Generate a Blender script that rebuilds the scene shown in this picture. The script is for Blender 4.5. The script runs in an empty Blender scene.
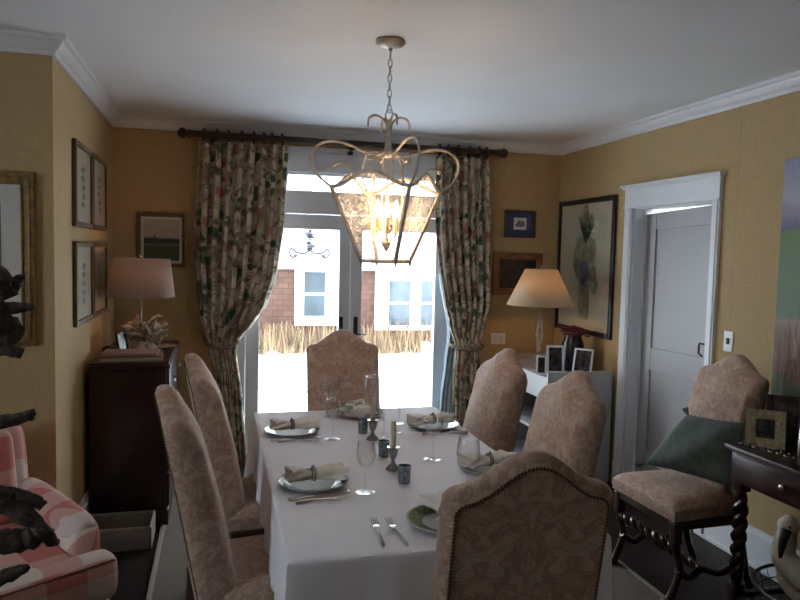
import bpy, bmesh, math, random
from math import sin, cos, pi, radians as rad, sqrt
from mathutils import Vector, Matrix
random.seed(7)
S = bpy.context.scene
C = S.collection

# ------------------------------------------------------------------ camera, world, lights, exposure
CAM_H = 1.57
F = Vector((0.25398279, 0.96489739, -0.06682638))
R = Vector((0.96719101, -0.25295289, 0.02358776))
U = R.cross(F)
cd = bpy.data.cameras.new('camera')
cd.sensor_width = 36.0
cd.lens = 695.2 * 36 / 800
cd.clip_start = 0.02
cam = bpy.data.objects.new('camera', cd)
C.objects.link(cam)
m3 = Matrix((R, U, -F)).transposed()
cam.matrix_world = Matrix.Translation((0, 0, CAM_H)) @ m3.to_4x4()
S.camera = cam

W = bpy.data.worlds.new('overcast_sky')
S.world = W
W.use_nodes = True
wn = W.node_tree
wn.nodes.clear()
wo = wn.nodes.new('ShaderNodeOutputWorld')
wb = wn.nodes.new('ShaderNodeBackground')
wb.inputs['Color'].default_value = (0.86, 0.94, 1.0, 1)
wb.inputs['Strength'].default_value = 12.6
wn.links.new(wb.outputs[0], wo.inputs[0])

def area(name, loc, rot, sx, sy, power, col=(1, 1, 1), portal=False):
    l = bpy.data.lights.new(name, 'AREA')
    l.shape = 'RECTANGLE'; l.size = sx; l.size_y = sy; l.energy = power; l.color = col
    if portal: l.cycles.is_portal = True
    o = bpy.data.objects.new(name, l); o.location = loc; o.rotation_euler = rot
    C.objects.link(o)
    return o
def point(name, loc, power, col, r=0.03, parent=None):
    l = bpy.data.lights.new(name, 'POINT'); l.energy = power; l.color = col; l.shadow_soft_size = r
    o = bpy.data.objects.new(name, l); o.location = loc; C.objects.link(o)
    if parent: o.parent = parent
    return o
area('daylight_side_window', (-3.2, 1.0, 1.55), (0, rad(-90), 0), 1.3, 1.4, 22, (0.88, 0.94, 1.0))
area('garden_door_portal', (0.98, 5.42, 1.2), (rad(-90), 0, 0), 1.6, 2.1, 1, portal=True)
S.view_settings.view_transform = 'Standard'
S.view_settings.look = 'None'
S.view_settings.gamma = 1
S.view_settings.use_curve_mapping = False
S.view_settings.exposure = 0.0

# ------------------------------------------------------------------ materials
def srgb(r, g, b):
    f = lambda c: (c / 255 / 12.92) if c / 255 <= 0.04045 else ((c / 255 + 0.055) / 1.055) ** 2.4
    return (f(r), f(g), f(b), 1)
class NT:
    def __init__(s, name):
        s.m = bpy.data.materials.new(name); s.m.use_nodes = True
        s.t = s.m.node_tree; s.t.nodes.clear()
        s.out = s.n('OutputMaterial'); s.co = None
    def n(s, typ, **k):
        nd = s.t.nodes.new('ShaderNode' + typ)
        for a, v in k.items(): setattr(nd, a, v)
        return nd
    def l(s, a, b): s.t.links.new(a, b)
    def coord(s, which='Object'):
        if not s.co: s.co = s.n('TexCoord')
        return s.co.outputs[which]
    def val(s, sock, v):
        if isinstance(v, bpy.types.NodeSocket): s.l(v, sock)
        elif v is not None: sock.default_value = v
    def math(s, op, a, b=None, c=None):
        nd = s.n('Math', operation=op)
        for i, v in enumerate((a, b, c)): s.val(nd.inputs[i], v)
        return nd.outputs[0]
    def mapv(s, v, scale=(1, 1, 1), loc=(0, 0, 0), rot=(0, 0, 0)):
        nd = s.n('Mapping'); s.l(v, nd.inputs[0])
        nd.inputs['Scale'].default_value = scale; nd.inputs['Location'].default_value = loc; nd.inputs['Rotation'].default_value = rot
        return nd.outputs[0]
    def noise(s, v, scale, detail=2, dist=0.0, rough=0.5):
        nd = s.n('TexNoise'); s.l(v, nd.inputs['Vector'])
        nd.inputs['Scale'].default_value = scale; nd.inputs['Detail'].default_value = detail
        nd.inputs['Distortion'].default_value = dist; nd.inputs['Roughness'].default_value = rough
        return nd.outputs['Fac']
    def voro(s, v, scale, feat='F1', out='Distance', rnd=1.0):
        nd = s.n('TexVoronoi', feature=feat); s.l(v, nd.inputs['Vector'])
        nd.inputs['Scale'].default_value = scale; nd.inputs['Randomness'].default_value = rnd
        return nd.outputs[out]
    def wave(s, v, scale, dist=0, detail=2, dscale=1.0, d='X', prof='SIN'):
        nd = s.n('TexWave', bands_direction=d, wave_profile=prof); s.l(v, nd.inputs['Vector'])
        nd.inputs['Scale'].default_value = scale; nd.inputs['Distortion'].default_value = dist
        nd.inputs['Detail'].default_value = detail; nd.inputs['Detail Scale'].default_value = dscale
        return nd.outputs['Fac']
    def ramp(s, f, stops, interp='LINEAR'):
        nd = s.n('ValToRGB'); nd.color_ramp.interpolation = interp; s.l(f, nd.inputs[0])
        e = nd.color_ramp.elements
        while len(e) < len(stops): e.new(0.5)
        for i, (p, c) in enumerate(stops):
            e[i].position = p
            e[i].color = c if isinstance(c, (tuple, list)) else (c, c, c, 1)
        return nd.outputs[0]
    def mix(s, f, a, b):
        nd = s.n('Mix', data_type='RGBA'); s.val(nd.inputs[0], f); s.val(nd.inputs[6], a); s.val(nd.inputs[7], b)
        return nd.outputs[2]
    def step(s, f, edge, soft=0.03):
        return s.ramp(f, [(max(0, edge - soft), 0.0), (min(1, edge + soft), 1.0)])
    def xyz(s, v):
        nd = s.n('SeparateXYZ'); s.l(v, nd.inputs[0]); return nd.outputs
    def comb(s, x, y, z):
        nd = s.n('CombineXYZ')
        for i, q in enumerate((x, y, z)): s.val(nd.inputs[i], q)
        return nd.outputs[0]
    def bsdf(s, col, rough=0.6, metal=0.0, bump=None, bstr=0.3, bdist=0.002, **k):
        b = s.n('BsdfPrincipled')
        s.val(b.inputs['Base Color'], col); s.val(b.inputs['Roughness'], rough); s.val(b.inputs['Metallic'], metal)
        for a, v in k.items(): s.val(b.inputs[a.replace('_', ' ')], v)
        if bump is not None:
            bp = s.n('Bump'); bp.inputs['Strength'].default_value = bstr; bp.inputs['Distance'].default_value = bdist
            s.l(bump, bp.inputs['Height']); s.l(bp.outputs[0], b.inputs['Normal'])
        s.l(b.outputs[0], s.out.inputs[0])
        return s.m
def plain(name, col, rough=0.6, metal=0.0, var=0.12, scale=9, bump=0.15, **k):
    t = NT(name); v = t.coord(); nz = t.noise(v, scale, 4)
    dark = tuple(c * (1 - var) for c in col[:3]) + (1,); lite = tuple(min(1, c * (1 + var)) for c in col[:3]) + (1,)
    cc = t.ramp(nz, [(0.3, dark), (0.7, lite)])
    return t.bsdf(cc, rough, metal, t.noise(v, scale * 12, 3), bump, 0.001, **k)

M = {}
def wallpaper():
    t = NT('grasscloth_wallpaper'); v = t.coord()
    x, y, z = t.xyz(v)
    h = t.math('ADD', x, y)
    fine = t.noise(t.comb(t.math('MULTIPLY', h, 6), 0.0, t.math('MULTIPLY', z, 260)), 1, 3)
    fine2 = t.noise(t.comb(t.math('MULTIPLY', h, 180), 0.0, t.math('MULTIPLY', z, 9)), 1, 2)
    slub = t.step(t.noise(t.comb(t.math('MULTIPLY', h, 22), 0.0, t.math('MULTIPLY', z, 14)), 1, 4, 1.0), 0.69, 0.04)
    big = t.noise(v, 1.3, 2)
    c = t.ramp(t.math('ADD', t.math('MULTIPLY', fine, 0.5), t.math('MULTIPLY', fine2, 0.5)), [(0.35, (0.39, 0.272, 0.128, 1)), (0.65, (0.505, 0.358, 0.175, 1))])
    c = t.mix(t.math('MULTIPLY', big, 0.35), c, (0.39, 0.29, 0.14, 1))
    c = t.mix(t.math('MULTIPLY', slub, 0.35), c, (0.34, 0.25, 0.13, 1))
    seam = t.math('LESS_THAN', t.math('FRACT', t.math('MULTIPLY', t.math('ADD', h, 20.27), 1.3)), 0.006)
    c = t.mix(t.math('MULTIPLY', seam, 0.5), c, (0.25, 0.19, 0.1, 1))
    return t.bsdf(c, 0.75, 0, fine, 0.25, 0.001)
M['wall'] = wallpaper()
M['ceiling'] = plain('ceiling_paint', (0.76, 0.79, 0.83), 0.85, scale=2, var=0.03, bump=0.05)
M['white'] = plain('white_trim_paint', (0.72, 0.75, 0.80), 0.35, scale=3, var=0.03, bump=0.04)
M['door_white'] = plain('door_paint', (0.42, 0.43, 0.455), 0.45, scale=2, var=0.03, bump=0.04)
def darkfloor():
    t = NT('dark_oak_floor'); v = t.coord(); x, y, z = t.xyz(v)
    bx = t.math('DIVIDE', x, 0.08)
    idn = t.math('FLOOR', bx)
    rnd = t.n('TexWhiteNoise', noise_dimensions='1D'); t.l(idn, rnd.inputs['W'])
    grain = t.noise(t.comb(t.math('MULTIPLY', x, 60), t.math('MULTIPLY', y, 4), rnd.outputs[0]), 1, 4, 0.4)
    c = t.ramp(grain, [(0.3, (0.008, 0.006, 0.005, 1)), (0.7, (0.022, 0.015, 0.012, 1))])
    c = t.mix(t.math('MULTIPLY', rnd.outputs[0], 0.4), c, (0.02, 0.015, 0.012, 1))
    gap = t.math('LESS_THAN', t.math('FRACT', bx), 0.03)
    c = t.mix(gap, c, (0.004, 0.003, 0.003, 1))
    return t.bsdf(c, 0.42, 0, grain, 0.1, Specular_IOR_Level=0.1)
M['floor'] = darkfloor()
def wood(name, c1, c2, rough=0.35, sc=(3, 40, 3), **k):
    t = NT(name); v = t.mapv(t.coord(), sc)
    g = t.noise(v, 1.5, 5, 0.8)
    return t.bsdf(t.ramp(g, [(0.3, c1 + (1,)), (0.7, c2 + (1,))]), rough, 0, g, 0.1, **k)
M['mahogany'] = wood('mahogany', (0.012, 0.004, 0.004), (0.030, 0.009, 0.007), 0.3, (30, 30, 2.5))
M['leg'] = wood('dark_walnut', (0.022, 0.010, 0.007), (0.06, 0.026, 0.016), 0.28, (25, 25, 3))
M['rod'] = wood('dark_rod_wood', (0.022, 0.012, 0.010), (0.05, 0.027, 0.022), 0.4, (3, 40, 40))
M['console'] = wood('console_wood', (0.016, 0.006, 0.005), (0.042, 0.014, 0.011), 0.3, (20, 3, 20))
M['cedar'] = wood('reddish_frame_wood', (0.16, 0.055, 0.025), (0.33, 0.13, 0.055), 0.45, (5, 5, 40))
def damask(name='damask_upholstery', k=1.32):
    t = NT(name); x, y, z = t.xyz(t.coord())
    px = t.math('PINGPONG', t.math('ADD', x, 0.0), 0.115)
    v = t.comb(px, t.math('MULTIPLY', y, 1.0), z)
    n1 = t.noise(v, 12, 1.5, 2.0)
    n2 = t.noise(t.mapv(v, (1, 1, 1), (3.1, 1.7, 0.4)), 19, 1, 2.6)
    weave = t.noise(t.mapv(t.coord(), (1, 1, 1)), 420, 2)
    base = t.ramp(t.noise(t.coord(), 30, 3), [(0.3, (0.33 * k, 0.235 * k, 0.175 * k, 1)), (0.7, (0.43 * k, 0.32 * k, 0.245 * k, 1))])
    petal = t.ramp(n1, [(0.47, 0.0), (0.50, 1.0), (0.565, 1.0), (0.59, 0.25), (1.0, 0.9)])
    vine = t.ramp(n2, [(0.475, 0.0), (0.49, 1.0), (0.515, 1.0), (0.53, 0.0)])
    c = t.mix(t.math('MULTIPLY', petal, 0.62), base, (0.25 * k, 0.115 * k, 0.095 * k, 1))
    c = t.mix(t.math('MULTIPLY', vine, 0.5), c, (0.20 * k, 0.115 * k, 0.075 * k, 1))
    c = t.mix(t.math('MULTIPLY', weave, 0.25), c, (0.17 * k, 0.12 * k, 0.085 * k, 1))
    return t.bsdf(c, 0.75, 0, weave, 0.3, 0.0008, Sheen_Weight=0.25, Sheen_Roughness=0.5)
M['damask'] = damask(k=1.4)
M['nail'] = plain('antique_brass_nail', (0.10, 0.055, 0.03), 0.35, 0.7, bump=0)
def curtain_mat():
    t = NT('floral_chintz'); uv = t.coord('UV')
    w = t.n('VectorMath', operation='ADD'); t.l(uv, w.inputs[0])
    nz = t.n('TexNoise'); t.l(uv, nz.inputs['Vector']); nz.inputs['Scale'].default_value = 9; nz.inputs['Detail'].default_value = 3
    sc = t.n('VectorMath', operation='SCALE'); t.l(nz.outputs['Color'], sc.inputs[0]); sc.inputs['Scale'].default_value = 0.10
    t.l(sc.outputs[0], w.inputs[1]); v = w.outputs[0]
    cluster = t.noise(uv, 4.2, 2, 0.4)
    leafd = t.voro(v, 15)
    leaf = t.math('MULTIPLY', t.ramp(leafd, [(0.36, 1.0), (0.46, 0.0)]), t.ramp(cluster, [(0.44, 0.0), (0.53, 1.0)]))
    vm = t.mapv(v, (1, 1, 1), (3.3, 7.7, 0))
    fl = t.math('MULTIPLY', t.ramp(t.voro(vm, 8), [(0.24, 1.0), (0.36, 0.0)]), t.ramp(t.noise(t.mapv(uv, (1, 1, 1), (9, 2, 0)), 3.4, 2), [(0.47, 0.0), (0.53, 1.0)]))
    vine = t.ramp(t.noise(t.mapv(v, (1, 0.7, 1), (5, 1, 0)), 8, 2, 1.2), [(0.47, 0.0), (0.495, 1.0), (0.525, 1.0), (0.55, 0.0)])
    base = t.ramp(t.noise(uv, 2.5, 2), [(0.3, (0.58, 0.52, 0.40, 1)), (0.7, (0.70, 0.64, 0.51, 1))])
    c = t.mix(t.math('MULTIPLY', vine, 0.8), t.mix(t.math('MULTIPLY', t.ramp(t.noise(t.mapv(v, (1, 1, 1), (2, 9, 0)), 14, 2, 1.0), [(0.50, 0.0), (0.56, 1.0)]), 0.5), base, (0.30, 0.20, 0.14, 1)), (0.19, 0.11, 0.075, 1))
    pink = t.ramp(t.noise(vm, 30, 2), [(0.35, (0.34, 0.05, 0.05, 1)), (0.65, (0.52, 0.20, 0.15, 1))])
    c = t.mix(t.math('MULTIPLY', fl, 0.85), c, pink)
    grn = t.ramp(t.noise(v, 40, 2), [(0.35, (0.025, 0.07, 0.042, 1)), (0.7, (0.10, 0.17, 0.085, 1))])
    c = t.mix(leaf, c, grn)
    b = t.n('BsdfPrincipled'); t.l(c, b.inputs['Base Color']); b.inputs['Roughness'].default_value = 0.8
    tr = t.n('BsdfTranslucent'); t.l(c, tr.inputs[0])
    mx = t.n('MixShader'); mx.inputs[0].default_value = 0.10
    t.l(b.outputs[0], mx.inputs[1]); t.l(tr.outputs[0], mx.inputs[2]); t.l(mx.outputs[0], t.out.inputs[0])
    return t.m
M['curtain'] = curtain_mat()
M['tie'] = plain('muted_tieback_cloth', (0.17, 0.14, 0.10), 0.8, var=0.6, scale=40)
M['lining'] = plain('pale_blue_lining', (0.36, 0.46, 0.53), 0.8)
M['linen'] = plain('white_linen', (0.86, 0.86, 0.92), 0.8, scale=6, var=0.03, bump=0.1)
M['napkin'] = plain('ivory_napkin', (0.80, 0.75, 0.68), 0.8, scale=20, var=0.08)
def check():
    t = NT('pink_buffalo_check'); x, y, z = t.xyz(t.mapv(t.coord('UV'), (1, 1, 1)))
    k = 1 / 0.27
    a = t.math('GREATER_THAN', t.math('FRACT', t.math('MULTIPLY', x, k)), 0.5)
    b = t.math('GREATER_THAN', t.math('FRACT', t.math('MULTIPLY', y, k)), 0.5)
    sm = t.math('MULTIPLY', t.math('ADD', a, b), 0.5)
    c = t.ramp(sm, [(0.0, (0.70, 0.60, 0.56, 1)), (0.5, (0.60, 0.33, 0.29, 1)), (1.0, (0.50, 0.13, 0.115, 1))])
    w = t.noise(t.coord(), 260, 2)
    c = t.mix(t.math('MULTIPLY', w, 0.15), c, (0.8, 0.7, 0.66, 1))
    return t.bsdf(c, 0.8, 0, w, 0.2, 0.0006)
M['check'] = check()
M['welt'] = plain('dark_pink_welt', (0.22, 0.07, 0.07), 0.8)
def thin_glass(name, tint=(0.95, 0.97, 0.97, 1), rough=0.0, lo=0.03, hi=0.55, bump=None, k=1.5):
    t = NT(name)
    lw = t.n('LayerWeight'); lw.inputs[0].default_value = 0.5
    p = t.math('POWER', lw.outputs['Facing'], 2.2)
    f = t.math('ADD', t.math('MULTIPLY', p, hi), lo)
    tr = t.n('BsdfTransparent'); tr.inputs[0].default_value = tint
    gl = t.n('BsdfGlossy'); gl.inputs['Roughness'].default_value = rough
    mx = t.n('MixShader'); t.l(f, mx.inputs[0]); t.l(tr.outputs[0], mx.inputs[1]); t.l(gl.outputs[0], mx.inputs[2])
    if bump:
        bp = t.n('Bump'); bp.inputs['Strength'].default_value = 0.8; bp.inputs['Distance'].default_value = 0.004
        t.l(t.noise(t.coord(), bump, 2, 0.5), bp.inputs['Height']); t.l(bp.outputs[0], gl.inputs['Normal'])
    t.l(mx.outputs[0], t.out.inputs[0])
    return t.m
M['pane'] = thin_glass('window_glass', (0.97, 0.98, 0.98, 1), 0, 0.02, 0.4)
M['crystal'] = thin_glass('drinking_glass', (0.985, 0.985, 0.985, 1), 0.05, 0.04, 0.7)
def seeded():
    t = NT('seeded_lantern_glass'); v = t.coord()
    bub = t.ramp(t.noise(v, 95, 3, 1.0), [(0.52, 0.0), (0.60, 1.0)])
    cl = t.ramp(t.noise(v, 38, 4, 1.5), [(0.42, 0.0), (0.62, 1.0)])
    f = t.math('ADD', t.math('MULTIPLY', bub, 0.30), t.math('ADD', t.math('MULTIPLY', cl, 0.36), 0.02))
    tr = t.n('BsdfTransparent'); tr.inputs[0].default_value = (0.93, 0.93, 0.93, 1)
    df = t.n('BsdfTranslucent'); df.inputs[0].default_value = (0.92, 0.92, 0.92, 1)
    gl = t.n('BsdfGlossy'); gl.inputs['Roughness'].default_value = 0.1
    bp = t.n('Bump'); bp.inputs['Strength'].default_value = 0.7; bp.inputs['Distance'].default_value = 0.003
    t.l(cl, bp.inputs['Height']); t.l(bp.outputs[0], gl.inputs['Normal'])
    m1 = t.n('MixShader'); m1.inputs[0].default_value = 0.2; t.l(df.outputs[0], m1.inputs[1]); t.l(gl.outputs[0], m1.inputs[2])
    m2 = t.n('MixShader'); t.l(t.math('MULTIPLY', f, 0.8), m2.inputs[0]); t.l(tr.outputs[0], m2.inputs[1]); t.l(m1.outputs[0], m2.inputs[2])
    t.l(m2.outputs[0], t.out.inputs[0])
    return t.m
M['seeded'] = seeded()
M['lantern'] = plain('weathered_cream_iron', (0.56, 0.50, 0.44), 0.55, 0.0, var=0.3, scale=25)
M['silver'] = plain('silver', (0.55, 0.54, 0.52), 0.22, 1.0, scale=20)
M['pewter'] = plain('pewter', (0.30, 0.29, 0.27), 0.35, 0.9, scale=30)
M['mercury'] = plain('mercury_glass', (0.20, 0.22, 0.25), 0.25, 0.6, var=0.6, scale=110)
M['gilt'] = plain('worn_gilt', (0.26, 0.17, 0.07), 0.45, 0.5, var=0.4, scale=40)
M['bronze'] = plain('brown_gilt_frame', (0.13, 0.075, 0.03), 0.45, 0.2, var=0.3, scale=40)
M['black'] = plain('black_lacquer', (0.012, 0.010, 0.010), 0.35, scale=10)
M['iron'] = plain('black_iron', (0.015, 0.015, 0.018), 0.4, 0.5)
M['mat'] = plain('picture_mat', (0.62, 0.60, 0.55), 0.6, scale=5, var=0.03)
M['wax'] = plain('ivory_wax', (0.66, 0.58, 0.38), 0.5, scale=8)
M['china'] = plain('white_china', (0.50, 0.50, 0.48), 0.5, Specular_IOR_Level=0.2)
M['china_green'] = plain('green_leaf_china', (0.16, 0.20, 0.09), 0.2, var=0.6, scale=60)
M['canopy'] = plain('brushed_canopy', (0.42, 0.38, 0.33), 0.4, 0.3)
def driftwood():
    t = NT('driftwood'); v = t.coord()
    g = t.noise(v, 55, 6, 1.5); b = t.noise(v, 9, 3)
    c = t.ramp(g, [(0.3, (0.05, 0.038, 0.034, 1)), (0.55, (0.16, 0.13, 0.118, 1)), (0.75, (0.36, 0.31, 0.28, 1))])
    c = t.mix(b, c, (0.06, 0.05, 0.048, 1))
    return t.bsdf(c, 0.85, 0, g, 0.5, 0.005)
M['drift'] = driftwood()
def emis(name, col, s):
    t = NT(name); e = t.n('Emission'); e.inputs[0].default_value = col; e.inputs[1].default_value = s
    t.l(e.outputs[0], t.out.inputs[0]); return t.m
M['bulb'] = emis('lit_bulb', (1, 0.62, 0.28, 1), 70)
def shade_mat(name, col, tw):
    t = NT(name); w = t.noise(t.mapv(t.coord(), (90, 90, 90)), 2, 2)
    c = t.mix(t.math('MULTIPLY', w, 0.12), col, (col[0] * .7, col[1] * .7, col[2] * .7, 1))
    d = t.n('BsdfDiffuse'); t.l(c, d.inputs[0]); tr = t.n('BsdfTranslucent'); t.l(c, tr.inputs[0])
    mx = t.n('MixShader'); mx.inputs[0].default_value = tw; t.l(d.outputs[0], mx.inputs[1]); t.l(tr.outputs[0], mx.inputs[2])
    t.l(mx.outputs[0], t.out.inputs[0]); return t.m
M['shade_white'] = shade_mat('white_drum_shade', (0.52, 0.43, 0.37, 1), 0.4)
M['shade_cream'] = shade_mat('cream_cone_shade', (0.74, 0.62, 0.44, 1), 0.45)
M['shell'] = plain('bleached_shell', (0.34, 0.30, 0.25), 0.55, var=0.7, scale=35, bump=0.8)
M['green_velvet'] = plain('green_cushion_cloth', (0.085, 0.12, 0.105), 0.8, var=0.2, scale=30, bump=0.3)
M['canvas_bin'] = plain('beige_canvas', (0.20, 0.18, 0.16), 0.8)
M['rug'] = plain('beige_rug', (0.13, 0.11, 0.085), 0.95, scale=60, var=0.15, bump=0.5)
M['rug_edge'] = plain('pale_rug_binding', (0.22, 0.20, 0.165), 0.9, scale=60)
M['black_glass'] = plain('black_vase_glaze', (0.012, 0.012, 0.014), 0.25)
M['burgundy'] = plain('burgundy_petals', (0.11, 0.008, 0.022), 0.6, var=0.5, scale=60)
M['photo'] = plain('dark_photo', (0.05, 0.045, 0.045), 0.2, var=0.9, scale=22, bump=0)
M['straw'] = plain('woven_straw', (0.34, 0.28, 0.18), 0.7, var=0.4, scale=90, bump=0.6)
M['goose'] = plain('white_feathers', (0.62, 0.58, 0.51), 0.7, var=0.12, scale=18, bump=0.3)
M['bill'] = plain('black_bill', (0.012, 0.011, 0.011), 0.4)
M['paper'] = plain('page_paper', (0.50, 0.46, 0.42), 0.7)
M['bookred'] = plain('maroon_cover', (0.14, 0.06, 0.05), 0.4)
M['bookgrey'] = plain('mauve_cover', (0.24, 0.16, 0.145), 0.35)
M['wire'] = plain('grey_wire', (0.16, 0.16, 0.16), 0.4, 0.7)
M['snow'] = plain('snow', (0.86, 0.88, 0.92), 0.7, var=0.03, scale=1.5, bump=0.1)
def shingle():
    t = NT('cedar_shingle'); x, y, z = t.xyz(t.coord())
    b = t.n('TexBrick'); v = t.comb(x, z, 0.0); t.l(v, b.inputs['Vector'])
    b.inputs['Scale'].default_value = 1; b.inputs['Brick Width'].default_value = 0.16; b.inputs['Row Height'].default_value = 0.085
    b.inputs['Mortar Size'].default_value = 0.006
    b.inputs['Color1'].default_value = (0.065, 0.030, 0.022, 1); b.inputs['Color2'].default_value = (0.10, 0.050, 0.036, 1); b.inputs['Mortar'].default_value = (0.04, 0.02, 0.015, 1)
    return t.bsdf(b.outputs[0], 0.85)
M['shingle'] = shingle()
M['grass'] = plain('dry_grass', (0.21, 0.145, 0.085), 0.9, var=0.4, scale=5)
M['dark_pane'] = plain('house_pane', (0.045, 0.065, 0.085), 0.08, var=0.3, scale=3, bump=0)
M['ornament'] = plain('grey_ornament_metal', (0.06, 0.07, 0.09), 0.6)

# ------------------------------------------------------------------ mesh helpers
class MB:
    def __init__(s): s.v = []; s.f = []; s.uv = None; s.mi = []; s.cur = 0
    def add(s, vs, fs):
        o = len(s.v); s.v += [tuple(p) for p in vs]; s.f += [tuple(i + o for i in q) for q in fs]; s.mi += [s.cur] * len(fs)
        return s
    def box(s, a, b, mt=None):
        x0, y0, z0 = a; x1, y1, z1 = b
        vs = [Vector(p) for p in ((x0, y0, z0), (x1, y0, z0), (x1, y1, z0), (x0, y1, z0), (x0, y0, z1), (x1, y0, z1), (x1, y1, z1), (x0, y1, z1))]
        if mt: vs = [mt @ p for p in vs]
        return s.add(vs, [(3, 2, 1, 0), (4, 5, 6, 7), (0, 1, 5, 4), (1, 2, 6, 5), (2, 3, 7, 6), (3, 0, 4, 7)])
    def rbox(s, a, b, r=0.01, seg=3, mt=None):
        bm = bmesh.new(); bmesh.ops.create_cube(bm, size=1)
        c = [(a[i] + b[i]) / 2 for i in range(3)]; d = [abs(b[i] - a[i]) for i in range(3)]
        for v in bm.verts: v.co = Vector([c[i] + v.co[i] * d[i] for i in range(3)])
        r = min(r, min(d) * 0.49)
        bmesh.ops.bevel(bm, geom=bm.edges[:], offset=r, segments=seg, profile=0.5, affect='EDGES')
        if mt: bmesh.ops.transform(bm, matrix=mt, verts=bm.verts)
        bm.verts.index_update()
        s.add([v.co for v in bm.verts], [[v.index for v in f.verts] for f in bm.faces]); bm.free()
        return s
    def tube(s, pts, r, n=8, closed=False, flat=1.0):
        pts = [Vector(p) for p in pts]; k = len(pts)
        rs = r if isinstance(r, (list, tuple)) else [r] * k
        vs = []; fs = []; up = None
        for i, p in enumerate(pts):
            a = pts[(i - 1) % k] if (i or closed) else p
            b = pts[(i + 1) % k] if (i < k - 1 or closed) else p
            d = (b - a)
            if d.length < 1e-9: d = Vector((0, 0, 1))
            d.normalize()
            if up is None: up = Vector((0, 0, 1)) if abs(d.z) < 0.9 else Vector((1, 0, 0))
            e1 = up - d * up.dot(d)
            if e1.length < 1e-6: e1 = d.orthogonal()
            e1.normalize(); e2 = d.cross(e1); up = e1
            for j in range(n):
                t = 2 * pi * j / n
                vs.append(p + e1 * cos(t) * rs[i] + e2 * sin(t) * rs[i] * flat)
        m = k if closed else k - 1
        for i in range(m):
            for j in range(n):
                a = i * n + j; b = i * n + (j + 1) % n; c = ((i + 1) % k) * n + (j + 1) % n; d = ((i + 1) % k) * n + j
                fs.append((a, b, c, d))
        if not closed:
            fs.append(tuple(range(n - 1, -1, -1))); fs.append(tuple((k - 1) * n + j for j in range(n)))
        return s.add(vs, fs)
    def lathe(s, prof, c=(0, 0, 0), n=24, mt=None):
        vs = []; fs = []
        for r, z in prof:
            for j in range(n):
                t = 2 * pi * j / n; p = Vector((c[0] + r * cos(t), c[1] + r * sin(t), c[2] + z))
                vs.append(mt @ p if mt else p)
        for i in range(len(prof) - 1):
            for j in range(n):
                fs.append((i * n + j, i * n + (j + 1) % n, (i + 1) * n + (j + 1) % n, (i + 1) * n + j))
        if prof[0][0] > 1e-4: fs.append(tuple(range(n - 1, -1, -1)))
        if prof[-1][0] > 1e-4: fs.append(tuple((len(prof) - 1) * n + j for j in range(n)))
        return s.add(vs, fs)
    def shell(s, prof, c=(0, 0, 0), n=24, mt=None):   # lathe without end caps
        k = len(s.f); s.lathe(prof, c, n, mt)
        for _ in range((prof[0][0] > 1e-4) + (prof[-1][0] > 1e-4)): s.f.pop(); s.mi.pop()
        return s
    def ball(s, c, r, n=10, sc=(1, 1, 1), mt=None):
        prof = [(max(1e-5, r * sin(pi * i / (n // 2 + 2))), -r * cos(pi * i / (n // 2 + 2))) for i in range(n // 2 + 3)]
        vs0 = len(s.v); s.lathe(prof, (0, 0, 0), n)
        for i in range(vs0, len(s.v)):
            p = Vector(s.v[i]); p = Vector((p.x * sc[0], p.y * sc[1], p.z * sc[2]))
            if mt: p = mt @ p
            s.v[i] = tuple(p + Vector(c))
        return s
    def grid(s, fn, nu, nv, cu=False):
        vs = [fn(i / nu, j / nv) for j in range(nv + 1) for i in range(nu + (0 if cu else 1))]
        w = nu + (0 if cu else 1); fs = []
        for j in range(nv):
            for i in range(nu):
                a = j * w + i; b = j * w + (i + 1) % w if cu else j * w + i + 1
                fs.append((a, b, b + w, a + w))
        return s.add(vs, fs)
    def poly(s, pts, ax, h):   # prism: 2D polygon in plane normal to axis ax, from h[0] to h[1]
        def P(a, b, c): return {'X': (c, a, b), 'Y': (a, c, b), 'Z': (a, b, c)}[ax]
        n = len(pts); vs = [P(a, b, h[0]) for a, b in pts] + [P(a, b, h[1]) for a, b in pts]
        fs = [tuple(range(n - 1, -1, -1)), tuple(range(n, 2 * n))] + [(i, (i + 1) % n, n + (i + 1) % n, n + i) for i in range(n)]
        return s.add(vs, fs)
    def build(s, name, mat, parent=None, smooth=True, bevel=0, solid=0, sub=0, mt=None, angle=40):
        me = bpy.data.meshes.new(name); me.from_pydata([tuple(mt @ Vector(p)) if mt else p for p in s.v], [], s.f)
        for m_ in (mat if isinstance(mat, (list, tuple)) else [mat]): me.materials.append(M[m_])
        for p, i in zip(me.polygons, s.mi): p.material_index = i
        bm = bmesh.new(); bm.from_mesh(me); (bmesh.ops.remove_doubles(bm, verts=bm.verts[:], dist=0.0004) if name == 'tablecloth' else None); bmesh.ops.recalc_face_normals(bm, faces=bm.faces[:]); bm.to_mesh(me); bm.free()
        if smooth:
            for p in me.polygons: p.use_smooth = True
            try: me.set_sharp_from_angle(angle=rad(angle))
            except Exception: pass
        o = bpy.data.objects.new(name, me); C.objects.link(o)
        if parent: o.parent = parent
        if solid:
            q = o.modifiers.new('thickness', 'SOLIDIFY'); q.thickness = solid; q.offset = 0
        if bevel:
            q = o.modifiers.new('edge', 'BEVEL'); q.width = bevel; q.segments = 2; q.limit_method = 'ANGLE'
        if sub:
            q = o.modifiers.new('smooth', 'SUBSURF'); q.levels = sub; q.render_levels = sub
        return o
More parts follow.
